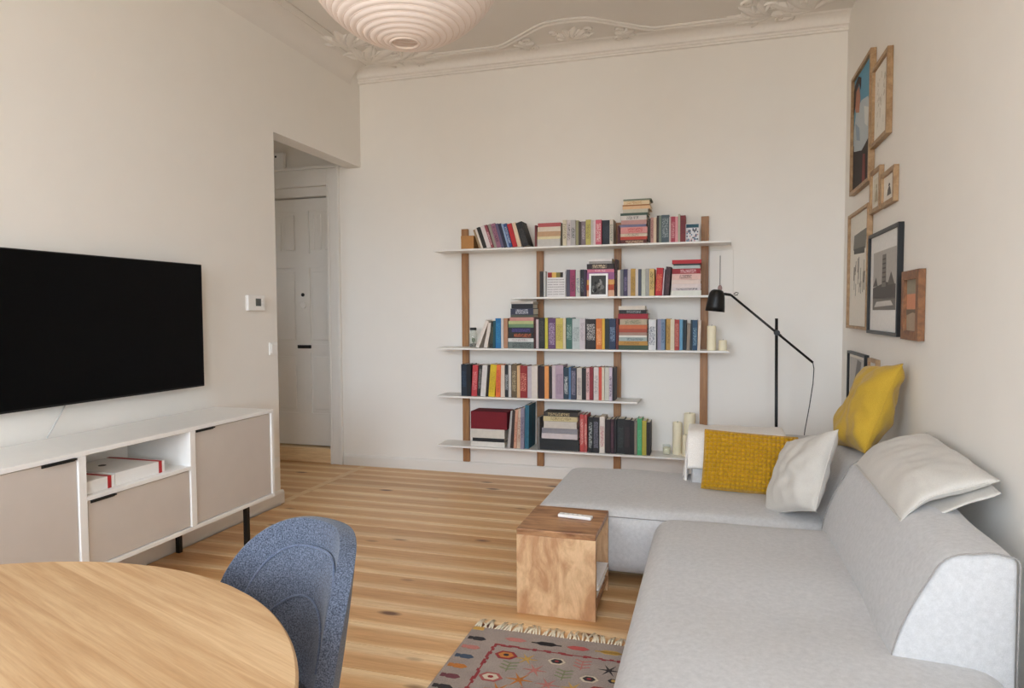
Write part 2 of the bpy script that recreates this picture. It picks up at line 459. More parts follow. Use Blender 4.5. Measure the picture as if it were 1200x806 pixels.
# cornice along the back wall and the cove on the left
cp = [(0, 3.195), (0.022, 3.195), (0.026, 3.206), (0.02, 3.216), (0.024, 3.226), (0.04, 3.232)]
cp += [(0.04 + 0.075 * (1 - math.cos(q)), 3.232 + 0.052 * math.sin(q)) for q in [math.pi / 2 * i / 7 for i in range(1, 8)]]
cp += [(0.135, ZC - 0.004), (0.14, ZC), (0, ZC)]
struct(MB().loft(profile_bar([(YB - d, z) for d, z in cp], XL, XR, 'x')).build('trim_1', M['stucco'], auto=35))
cv = [(0, 3.15)] + [(0.14 * (1 - math.cos(q)), 3.15 + 0.136 * math.sin(q)) for q in [math.pi / 2 * i / 8 for i in range(1, 9)]] + [(0.14, ZC), (0, ZC)]
struct(MB().loft(profile_bar([(XL + d, z) for d, z in cv], YR, YB - 0.14, 'y')).build('trim_2', M['ceiling'], auto=35))

# stucco lines and leaf scrolls on the ceiling
XM = (XL + XR) / 2
def bump_y(x):
    d = abs(x - XM)
    if d < 0.13: return 4.665 - 0.012 * math.cos(d / 0.13 * math.pi / 2)
    if d < 0.58:
        q = (d - 0.13) / 0.45
        return 4.665 + 0.305 * (q * q * (3 - 2 * q)) + 0.03 * math.sin(q * math.pi * 2) * 0.6
    return 4.97
def line_path(off):
    p = []
    n = 120
    for i in range(n + 1):
        x = -2.28 + (0.31 + 2.28) * i / n
        p.append((x, bump_y(x) - off, ZC - 0.004))
    return p
for off, r in ((0.0, 0.016), (0.036, 0.010)):
    MB().tube(line_path(off), r, 6).build('moulding', M['stucco'], ceiling, smooth=True)
for xx in (-2.62, 0.63):
    for d, r in ((0, 0.005),):
        s = 1 if xx < XM else -1
        MB().tube([(xx + s*d, -.9, ZC - .004), (xx + s*d, 2.0, ZC - .004), (xx + s*d, 4.4, ZC - .004)], r, 6).build('moulding', M['stucco'], ceiling, smooth=True)
def leaf(mb, x, y, a, ln, wd, hgt=0.028):
    ca, sa = math.cos(a), math.sin(a)
    def fn(u, v):
        t = u * ln; w = wd * math.sin(math.pi * min(u * 0.9 + 0.08, 1)) ** 0.8
        s = (v * 2 - 1) * w; h = hgt * math.sin(math.pi * v) * (0.35 + 0.65 * math.sin(math.pi * u))
        c = 0.25 * ln * u * u
        px, py = t, s + c
        return (x + px * ca - py * sa, y + px * sa + py * ca, ZC - h)
    mb.grid(fn, 7, 4)
def scroll(mb, x, y, a, size, hand, r=0.013):
    p = []
    for i in range(26):
        q = i / 25 * 3.6 * math.pi; rr = size * (1 - i / 27)
        p.append((x + rr * math.cos(a + hand * q), y + rr * math.sin(a + hand * q), ZC - 0.004))
    mb.tube(p, [r * (1 - 0.5 * i / 25) for i in range(26)], 5)
def ornament(cx, cy, ang, size, n):
    mb = MB()
    for k in range(n):
        a = ang + (k - (n - 1) / 2) * 0.52
        ln = size * (1.0 - 0.10 * abs(k - (n - 1) / 2))
        leaf(mb, cx, cy, a, ln, ln * 0.17); leaf(mb, cx + 0.35*ln*math.cos(a), cy + 0.35*ln*math.sin(a), a + 0.6, ln * .5, ln * .09); leaf(mb, cx + 0.35*ln*math.cos(a), cy + 0.35*ln*math.sin(a), a - 0.6, ln * .5, ln * .09)
    for s in (-1, 1):
        scroll(mb, cx + 0.5*size*math.cos(ang + s*1.25), cy + 0.5*size*math.sin(ang + s*1.25), ang, size * 0.2, s)
        scroll(mb, cx + 0.95*size*math.cos(ang + s*0.75), cy + 0.95*size*math.sin(ang + s*0.75), ang + 2, size * 0.14, -s)
    mb.build('leaf_ornament', M['stucco'], ceiling, smooth=True)
ornament(-2.62, 4.95, math.radians(-45), 0.36, 5); ornament(-2.36, 4.97, math.radians(-12), 0.3, 4); ornament(-2.62, 4.62, math.radians(-80), 0.3, 4)
ornament(0.62, 4.95, math.radians(225), 0.36, 5); ornament(0.36, 4.97, math.radians(192), 0.3, 4); ornament(0.62, 4.6, math.radians(260), 0.3, 4)
ornament(XM, 4.95, math.radians(270), 0.19, 5); ornament(XM - 0.3, 4.96, math.radians(170), 0.15, 3); ornament(XM + 0.3, 4.96, math.radians(10), 0.15, 3)

# entrance door: casing, wooden sill, panelled leaf
mb = MB()
mb.box(DX1, DX1 + 0.115, YB - 0.022, YB, 0, DZ + 0.14).box(DX1 + 0.085, DX1 + 0.115, YB - 0.034, YB - 0.022, 0, DZ + 0.14).box(DX1, DX1 + .02, YB - .03, YB - .022, 0, DZ)
mb.box(DX0 - 0.115, DX0, YB - 0.022, YB, 0, DZ + 0.14).box(DX0, DX1, YB - 0.022, YB, DZ, DZ + 0.14)
mb.box(DX0 - 0.13, DX1 + 0.125, YB - 0.04, YB, DZ + 0.14, DZ + 0.165)
mb.box(DX0, DX1, YB + 0.02, YB + 0.15, 2.305, DZ)
struct(mb.build('trim_3', M['trim'], bevel=0.004))
sill = MB().box(DX0, DX1, YB - 0.005, YB + 0.2, 0, 0.125).build('trim_4', M['floor'], bevel=0.006); struct(sill)
door = struct(empty('door_1', (0, 0, 0)))
YD = YB + 0.075
MB().box(DX0 + .004, DX1 - .004, YD, YD + 0.045, 0.135, 2.298).build('leaf', M['trim'], door, bevel=0.003)
stile = MB()
for a, b in ((DX0 + .006, DX0 + .1), (-3.515, -3.385), (DX1 - .03, DX1 - .006)): stile.box(a, b, YD - 0.014, YD, 0.137, 2.296)
for z0, z1 in ((0.137, 0.42), (0.955, 1.03), (1.70, 1.82), (2.19, 2.296)): stile.box(DX0 + .006, DX1 - .006, YD - 0.0139, YD, z0, z1)
stile.build('stiles', M['trim'], door)
for a, b in ((DX0 + .1, -3.515), (-3.385, DX1 - .03)):
    for z0, z1 in ((0.42, 0.955), (1.03, 1.70)):
        MB().box(a + .025, b - .025, YD - 0.009, YD, z0 + .035, z1 - .035).build('panel', M['trim'], door, bevel=0.006)
    w = (b - a) / 3
    for i in range(3):
        MB().box(a + w*i + .018, a + w*(i+1) - .018, YD - 0.009, YD, 1.85, 2.16).build('panel', M['trim'], door, bevel=0.006)
def disc(x, z, r, d, m, name, yy):
    mb = MB(); mb.lathe([(r, 0), (r, d * .7), (r * .8, d)], 16)
    o = mb.build(name, m, door, smooth=False); o.matrix_world = Matrix.Translation((x, yy, z)) @ Matrix.Rotation(math.pi / 2, 4, 'X'); return o
disc(-3.452, 1.462, 0.016, 0.008, M['black'], 'peephole', YD - .014)
disc(-3.447, 1.372, 0.03, 0.014, M['plastic'], 'lock', YD - .014)
MB().box(-3.51, -3.375, YD - 0.026, YD - .014, 0.992, 1.022).build('letter_slot', M['black'], door, bevel=0.004)

# ------------------------------------------------------------------ wall fittings
bell = empty('door_chime', (-3.63, YB, 2.53))
MB().box(-.08, .08, -0.045, 0, 0, 0.155).build('case', M['plastic'], bell, bevel=0.006)
MB().box(-.004, .012, -0.048, -.045, 0.11, 0.126).build('sensor_dot', M['black'], bell)
tag(bell, 'white square chime box high on the wall above the entrance door', 'chime')

th = empty('thermostat', (XL, 3.73, 1.318))
MB().box(0, 0.024, -0.085, 0.085, 0, 0.10).build('case', M['plastic'], th, bevel=0.006)
MB().box(0.024, 0.027, -0.012, 0.038, 0.03, 0.078).build('display', M['lcd'], th)
for k in range(3):
    MB().box(0.024, 0.028, 0.05, 0.07, 0.02 + k * .022, 0.034 + k * .022).build('button', M['white'], th, bevel=.002)
tag(th, 'white wall thermostat with small grey display beside the television', 'thermostat')

sw = empty('light_switch', (XL, 3.915, 1.022))
MB().box(0, 0.010, -0.042, 0.042, 0, 0.085).build('plate', M['plastic'], sw, bevel=0.004)
MB().box(0.010, 0.016, -0.03, 0.03, 0.012, 0.073).build('rocker', M['plastic'], sw, bevel=0.003)
tag(sw, 'white square light switch at the edge of the left wall', 'switch')

so = empty('wall_socket', (XL, 3.92, 0.255))
MB().box(0, 0.010, -0.035, 0.035, 0, 0.07).build('plate', M['plastic'], so, bevel=0.004)
MB().lathe([(0.02, 0), (0.02, .002), (.0, .002)], 16).build('recess', M['greige'], so).matrix_world = Matrix.Translation((XL + .0105, 3.92, .29)) @ Matrix.Rotation(math.pi/2, 4, 'Y')
tag(so, 'small white socket low on the wall beside the sideboard', 'socket')

# ------------------------------------------------------------------ television
tv = empty('television', (-2.785, 2.56, 0.893), 0)
tv.rotation_euler = (0, 0, -0.030)
MB().box(-0.012, 0.016, -0.615, 0.615, 0, 0.682).build('housing', M['black'], tv, bevel=0.003)
MB().box(0.016, 0.018, -0.608, 0.608, 0.010, 0.676).build('screen', M['screen'], tv)
MB().box(-0.032, -0.012, -0.2, 0.2, 0.2, 0.5).build('wall_bracket', M['black'], tv)
tag(tv, 'large flat black television mounted on the left wall', 'television')
tag(MB().tube([(-2.812, 2.37, 0.90), (-2.808, 2.34, 0.86), (-2.80, 2.29, 0.80), (-2.80, 2.26, 0.758)], 0.003, 6).build('television_cable', flat((190, 188, 184)), smooth=True),
    'thin pale cable hanging from the television to the sideboard', 'cable')

# ------------------------------------------------------------------ sideboard
SF, SB_ = -2.417, -2.812
tvc = empty('sideboard', (0, 0, 0))
yl0, yl1 = 1.465, 3.333
Z0, Z1 = 0.246, 0.752
MB().box(SB_, SF, yl0, yl1, Z1 - 0.02, Z1).build('top_panel', M['white'], tvc, bevel=0.002)
MB().box(SB_, SF, yl0, yl1, Z0, Z0 + 0.02).build('bottom_panel', M['white'], tvc, bevel=0.002)
for a, b in ((yl0, yl0 + .022), (yl1 - .022, yl1)): MB().box(SB_, SF, a, b, Z0 + .02, Z1 - .02).build('side_panel', M['white'], tvc, bevel=0.002)
for a, b in ((2.079, 2.115), (2.682, 2.718)): MB().box(SB_ + .012, SF, a, b, Z0 + .02, Z1 - .02).build('divider', M['white'], tvc, bevel=0.002)
MB().box(SB_, SB_ + 0.012, yl0 + .022, yl1 - .022, Z0 + .02, Z1 - .02).build('back_panel', M['white'], tvc)
MB().box(SB_ + .012, SF, 2.115, 2.682, 0.545, 0.563).build('shelf', M['white'], tvc, bevel=0.002)
def front(name, a, b, z0, z1, hy0, hy1, hz):
    d = MB().box(SF - 0.026, SF - 0.008, a + .003, b - .003, z0 + .003, z1 - .003).build(name, M['greige'], tvc, bevel=0.0015)
    MB().box(SF - 0.008, SF + 0.006, hy0, hy1, hz - 0.006, hz).box(SF - 0.008, SF - .005, hy0, hy1, hz - 0.012, hz - .006).build('handle', M['black'], d)
front('door', yl0 + .022, 2.079, Z0 + .02, Z1 - .02, 1.93, 2.07, Z1 - .022)
front('drawer', 2.115, 2.682, Z0 + .02, 0.545, 2.135, 2.25, 0.543)
front('door', 2.718, yl1 - .022, Z0 + .02, Z1 - .02, 2.73, 2.85, Z1 - .022)
for ly in (1.68, 3.13):
    for lx in (SF - 0.04, SB_ + 0.03):
        if lx < SF - .1 and ly > 3: ly = 2.985
        MB().box(lx - 0.012, lx + 0.012, ly - 0.012, ly + 0.012, 0, Z0).box(lx - .012, lx + .012, ly - 0.06, ly - .012, Z0 - 0.012, Z0).build('leg', M['black'], tvc)
tag(tvc, 'long white sideboard with greige fronts under the television', 'sideboard')

def boxed_album(name, y0, y1, x0, x1, z0, h, label):
    o = empty(name, ((x0 + x1) / 2, (y0 + y1) / 2, z0))
    dx, dy = (x1 - x0) / 2, (y1 - y0) / 2
    MB().box(-dx, dx, -dy, dy - 0.035, 0, h).build('cover', M['plastic'], o, bevel=0.002)
    MB().box(-dx - .001, dx + .001, dy - 0.035, dy - .018, -0.0 + .0005, h + .001).build('red_band', M['red'], o)
    MB().box(-dx, dx, dy - 0.018, dy, 0, h).build('spine', M['plastic'], o, bevel=0.002)
    mb = MB(); mb.lathe([(0.016, 0), (0.016, 0.0015), (0, 0.0015)], 14, (-dx * .2, -dy * .25, h)); mb.build('round_mark', M['black'], o)
    return tag(o, label, 'book')
boxed_album('flat_album', 2.285, 2.56, -2.76, -2.455, 0.563, 0.055, 'thick white book with red band lying in the open sideboard compartment')
boxed_album('flat_album', 2.118, 2.278, -2.74, -2.45, 0.563, 0.052, 'white book with red edge band beside the compartment divider of the sideboard')

# books, in metres: shelf, stack, left edge, thickness or length, height or level, lean or thickness, cover colour, title colour, word
UPR=[
(1,'',-1.709,0.0185,0.149,-0.331,(160,135,100),0,'tan'),
(1,'',-1.691,0.0151,0.159,-0.330,(225,215,205),0,'white'),
(1,'',-1.676,0.0273,0.166,-0.344,(40,38,30),0,'black'),
(1,'',-1.646,0.0340,0.176,-0.322,(220,210,208),0,'white'),
(1,'',-1.612,0.0217,0.182,-0.322,(150,75,85),(230,200,200),'dusky pink'),
(1,'',-1.589,0.0223,0.186,-0.296,(165,155,145),0,'stone grey'),
(1,'',-1.565,0.0337,0.187,-0.276,(165,115,135),(90,60,80),'mauve'),
(1,'',-1.531,0.0235,0.186,-0.278,(110,100,130),0,'grey violet'),
(1,'',-1.508,0.0242,0.185,-0.279,(45,50,75),0,'navy'),
(1,'',-1.483,0.0147,0.184,-0.280,(160,178,205),0,'pale blue'),
(1,'',-1.469,0.0254,0.183,-0.264,(60,90,140),(200,210,225),'blue'),
(1,'',-1.442,0.0373,0.181,-0.265,(190,35,45),0,'bright red'),
(1,'',-1.403,0.0312,0.186,-0.258,(222,198,172),0,'cream'),
(1,'',-1.364,0.0521,0.187,-0.309,(35,33,33),(90,84,80),'black'),
(1,'',-1.273,0.0131,0.159,0.000,(130,60,60),0,'maroon'),
(1,'',-1.076,0.0141,0.167,0.000,(80,70,50),0,'dark olive'),
(1,'',-1.061,0.0293,0.188,0.000,(215,205,180),(120,110,90),'cream'),
(1,'',-1.031,0.0286,0.186,0.000,(210,200,196),(70,60,60),'white'),
(1,'',-1.003,0.0374,0.185,0.000,(185,180,178),(80,85,80),'pale grey'),
(1,'',-0.965,0.0208,0.182,0.000,(160,155,120),0,'olive grey'),
(1,'',-0.944,0.0208,0.171,0.000,(70,55,50),0,'dark brown'),
(1,'',-0.924,0.0314,0.173,0.000,(140,125,130),(200,190,190),'mauve grey'),
(1,'',-0.890,0.0363,0.183,0.000,(190,180,105),(120,110,60),'yellow olive'),
(1,'',-0.853,0.0162,0.179,0.000,(200,195,185),0,'pale grey'),
(1,'',-0.837,0.0174,0.178,0.000,(222,207,207),0,'white'),
(1,'',-0.819,0.0428,0.180,0.000,(208,105,122),(235,215,205),'pink'),
(1,'',-0.771,0.0530,0.175,0.000,(32,38,50),(60,70,85),'black'),
(1,'',-0.717,0.0258,0.179,0.000,(215,205,190),(50,90,60),'white'),
(1,'',-0.660,0.0159,0.129,0.000,(90,25,25),0,'dark red'),
(1,'',-0.446,0.0190,0.174,0.000,(70,58,50),0,'dark brown'),  # dark upright put in for the shadowed sides of the tall stack
(1,'',-0.427,0.0202,0.179,0.000,(190,150,140),(140,80,75),'dusty pink'),
(1,'',-0.407,0.0201,0.178,0.000,(215,195,170),0,'cream'),
(1,'',-0.385,0.0148,0.192,0.000,(60,45,40),0,'dark brown'),
(1,'',-0.370,0.0171,0.192,0.000,(130,140,125),0,'grey green'),
(1,'',-0.353,0.0540,0.193,0.000,(82,98,104),(165,175,175),'slate grey'),
(1,'',-0.299,0.0117,0.180,0.000,(212,192,187),0,'white'),
(1,'',-0.287,0.0292,0.179,0.000,(170,65,85),(225,180,180),'crimson pink'),
(1,'',-0.258,0.0186,0.178,0.000,(220,160,165),0,'light pink'),
(1,'',-0.239,0.0145,0.195,0.000,(185,185,165),0,'pale green'),
(1,'',-0.224,0.0365,0.185,0.000,(130,45,50),(90,30,40),'maroon'),
(2,'',-1.237,0.0222,0.190,0.000,(60,52,48),0,'dark brown'),
(2,'',-1.206,0.0176,0.189,0.000,(192,192,187),0,'white'),
(2,'',-1.035,0.0268,0.198,0.000,(90,85,100),0,'grey violet'),
(2,'',-1.008,0.0375,0.197,0.000,(160,65,105),(90,40,60),'magenta'),
(2,'',-0.965,0.0317,0.193,0.000,(208,207,198),(90,110,140),'white'),
(2,'',-0.929,0.0265,0.196,0.000,(40,38,45),(130,130,140),'black'),
(2,'',-0.902,0.0151,0.195,0.000,(70,50,80),0,'dark purple'),
(2,'',-0.678,0.0123,0.264,0.000,(70,25,20),0,'dark red'),
(2,'',-0.661,0.0208,0.187,0.000,(226,216,202),0,'cream'),
(2,'',-0.640,0.0232,0.190,0.000,(120,120,122),0,'grey'),
(2,'',-0.616,0.0268,0.192,0.000,(70,60,95),(150,140,170),'dark purple'),
(2,'',-0.589,0.0225,0.188,0.000,(195,185,185),0,'pale lilac'),
(2,'',-0.566,0.0339,0.194,0.000,(187,150,72),(120,95,50),'mustard'),
(2,'',-0.532,0.0205,0.190,0.000,(212,202,192),0,'white'),
(2,'',-0.512,0.0204,0.190,0.000,(80,85,100),0,'slate blue'),
(2,'',-0.491,0.0294,0.189,0.000,(205,205,190),0,'ivory'),
(2,'',-0.460,0.0257,0.192,0.000,(165,165,160),0,'grey'),
(2,'',-0.434,0.0345,0.191,0.000,(215,185,120),(100,90,50),'sand yellow'),
(2,'',-0.394,0.0468,0.196,0.049,(192,38,48),(225,140,90),'bright red'),
(2,'',-0.346,0.0089,0.187,0.064,(205,185,190),0,'pale lilac'),
(2,'',-0.336,0.0365,0.202,0.089,(62,28,38),(100,60,70),'dark plum'),
(3,'',-1.751,0.0291,0.221,0.380,(226,216,206),0,'white'),
(3,'',-1.682,0.0289,0.193,0.205,(222,212,202),0,'white'),
(3,'',-1.634,0.0301,0.202,0.064,(50,50,42),(120,120,90),'dark green'),
(3,'',-1.603,0.0191,0.208,0.025,(25,90,100),0,'dark teal'),
(3,'',-1.583,0.0449,0.227,0.000,(22,120,172),(60,150,190),'bright blue'),
(3,'',-1.539,0.0183,0.227,0.000,(216,211,206),0,'white'),
(3,'',-1.520,0.0304,0.227,0.000,(192,147,117),0,'tan'),
(3,'',-1.281,0.0165,0.230,0.000,(80,30,30),0,'dark red'),
(3,'',-1.264,0.0197,0.221,0.000,(202,187,187),0,'white'),
(3,'',-1.243,0.0452,0.230,0.000,(38,42,38),(90,90,85),'black green'),
(3,'',-1.197,0.0222,0.230,0.000,(207,197,78),0,'yellow'),
(3,'',-1.173,0.0552,0.229,0.000,(110,75,115),(200,180,205),'purple'),
(3,'',-1.116,0.0542,0.227,0.000,(207,190,103),(150,130,60),'pale yellow'),
(3,'',-1.061,0.0212,0.227,0.000,(222,207,177),0,'cream'),
(3,'',-1.037,0.0448,0.230,0.000,(72,115,105),(170,190,180),'green'),
(3,'',-0.992,0.0586,0.223,0.000,(192,200,197),(140,150,150),'pale grey green'),
(3,'',-0.934,0.0399,0.223,0.000,(207,197,200),(170,160,165),'white'),
(3,'',-0.889,0.0710,0.220,0.000,(50,42,42),(215,210,205),'dark brown'),
(3,'',-0.815,0.0437,0.223,0.000,(212,125,58),(240,190,140),'orange'),
(3,'',-0.771,0.0199,0.223,0.000,(227,182,68),0,'golden yellow'),
(3,'',-0.750,0.0304,0.223,0.000,(33,50,50),0,'dark green'),
(3,'',-0.719,0.0457,0.223,0.000,(38,60,92),(150,170,195),'navy'),
(3,'',-0.669,0.0172,0.226,0.000,(110,40,30),0,'dark red'),
(3,'',-0.438,0.0520,0.216,0.000,(217,217,217),(45,60,95),'white'),
(3,'',-0.376,0.0255,0.219,0.000,(150,145,165),0,'lilac grey'),
(3,'',-0.351,0.0284,0.219,0.000,(130,150,172),(50,70,110),'grey blue'),
(3,'',-0.316,0.0307,0.222,0.000,(190,153,82),(130,100,50),'mustard'),
(3,'',-0.286,0.0282,0.219,0.000,(217,207,182),0,'cream'),
(3,'',-0.258,0.0334,0.216,0.000,(167,62,58),(220,160,140),'brick red'),
(3,'',-0.224,0.0228,0.216,0.000,(110,160,187),0,'light blue'),
(3,'',-0.199,0.0221,0.213,0.000,(25,50,60),0,'dark teal'),
(3,'',-0.176,0.0220,0.189,0.032,(152,137,122),0,'taupe'),
(3,'',-0.153,0.0151,0.213,0.022,(28,50,58),0,'dark teal'),
(3,'',-0.136,0.0335,0.213,0.000,(48,85,112),(150,180,195),'steel blue'),
(3,'',-0.102,0.0190,0.210,0.023,(217,202,187),0,'white'),
(4,'',-1.866,0.0465,0.245,0.000,(28,45,62),(60,85,110),'dark navy'),
(4,'',-1.820,0.0350,0.246,0.000,(20,18,22),0,'black'),
(4,'',-1.783,0.0440,0.240,0.055,(192,68,74),(220,150,150),'coral red'),
(4,'',-1.737,0.0285,0.238,0.069,(50,45,42),(160,160,155),'dark grey'),
(4,'',-1.707,0.0401,0.242,0.081,(217,212,207),0,'white'),
(4,'',-1.664,0.0207,0.243,0.081,(48,35,28),0,'black brown'),
(4,'',-1.642,0.0495,0.247,0.080,(218,190,40),(190,160,30),'bright yellow'),
(4,'',-1.584,0.0369,0.247,0.021,(227,120,58),(190,60,60),'orange'),
(4,'',-1.547,0.0327,0.244,0.000,(222,207,192),0,'cream'),
(4,'',-1.512,0.0271,0.245,0.000,(38,40,44),(200,200,200),'black'),
(4,'',-1.485,0.0216,0.245,0.000,(210,205,200),0,'white'),
(4,'',-1.461,0.0418,0.252,0.000,(112,95,70),(200,185,150),'brown'),
(4,'',-1.417,0.0268,0.243,0.000,(217,182,137),0,'sand'),
(4,'',-1.391,0.0561,0.244,0.000,(152,43,43),(225,150,130),'brick red'),
(4,'',-1.332,0.0319,0.241,0.000,(192,182,187),0,'pale lilac'),
(4,'',-1.299,0.0463,0.245,0.000,(217,207,197),0,'white'),
(4,'',-1.248,0.0480,0.243,0.000,(48,20,25),0,'black maroon'),
(4,'',-1.200,0.0327,0.244,0.000,(227,157,90),0,'light orange'),
(4,'',-1.167,0.0222,0.241,0.000,(45,30,25),0,'black'),
(4,'',-1.145,0.0254,0.248,0.000,(212,197,197),0,'white'),
(4,'',-1.119,0.0596,0.252,0.000,(182,160,172),(130,110,130),'lilac'),
(4,'',-1.057,0.0386,0.237,0.000,(38,65,82),(220,220,215),'dark teal'),
(4,'',-1.018,0.0173,0.238,0.000,(90,130,167),0,'blue'),
(4,'',-1.001,0.0403,0.235,0.000,(58,63,85),(170,160,175),'navy'),
(4,'',-0.958,0.0376,0.233,0.000,(207,197,187),(120,100,110),'cream'),
(4,'',-0.919,0.0305,0.233,0.000,(25,22,22),0,'black'),
(4,'',-0.889,0.0253,0.234,0.000,(222,187,182),(90,60,60),'pale pink'),
(4,'',-0.864,0.0277,0.241,0.000,(142,33,48),0,'crimson'),
(4,'',-0.833,0.0364,0.241,0.000,(217,207,202),(150,140,140),'white'),
(4,'',-0.796,0.0250,0.242,0.000,(202,83,62),0,'coral'),
(4,'',-0.771,0.0187,0.242,0.000,(217,207,187),0,'cream'),
(4,'',-0.750,0.0311,0.243,0.000,(200,198,188),0,'pale grey'),
(4,'',-0.718,0.0230,0.243,0.000,(205,192,205),(50,45,60),'pale lilac'),
(4,'',-0.694,0.0155,0.241,0.000,(40,35,38),0,'black'),
(5,'',-1.494,0.0224,0.284,0.104,(182,177,174),0,'silver grey'),
(5,'',-1.470,0.0224,0.289,0.068,(62,45,40),0,'dark brown'),
(5,'',-1.443,0.0223,0.296,0.055,(207,160,135),(170,100,90),'salmon pink'),
(5,'',-1.420,0.0296,0.300,0.033,(207,187,167),(170,120,100),'cream'),
(5,'',-1.390,0.0302,0.311,0.017,(152,142,157),(80,70,95),'lilac grey'),
(5,'',-1.359,0.0321,0.331,0.016,(48,112,132),0,'tall teal'),
(5,'',-1.257,0.0179,0.244,0.000,(120,115,110),0,'grey'),
(5,'',-0.935,0.0293,0.276,0.000,(192,80,76),(235,190,180),'red'),
(5,'',-0.903,0.0229,0.277,0.000,(187,90,85),(235,190,180),'red'),
(5,'',-0.871,0.0342,0.260,0.000,(25,28,28),(190,195,190),'black'),
(5,'',-0.836,0.0447,0.262,0.000,(35,33,38),(150,150,165),'black'),
(5,'',-0.789,0.0389,0.267,0.000,(222,212,202),(180,60,80),'white'),
(5,'',-0.745,0.0349,0.249,0.000,(45,28,30),0,'dark plum'),
(5,'',-0.708,0.0261,0.251,0.000,(62,30,42),(110,70,85),'plum'),
(5,'',-0.680,0.0167,0.252,0.000,(30,24,24),0,'black'),
(5,'',-0.661,0.0525,0.256,0.000,(28,32,32),(70,80,80),'black'),
(5,'',-0.608,0.0448,0.252,0.000,(30,22,25),(80,60,65),'black'),
(5,'',-0.564,0.0287,0.247,0.000,(28,26,24),0,'black'),
(5,'',-0.535,0.0195,0.248,0.000,(142,132,117),0,'taupe'),
(5,'',-0.515,0.0334,0.265,0.000,(82,167,115),(120,190,150),'bright green'),
(5,'',-0.480,0.0303,0.251,0.000,(177,167,68),0,'olive yellow'),
(5,'',-0.449,0.0253,0.240,0.000,(40,32,28),0,'dark brown')
]
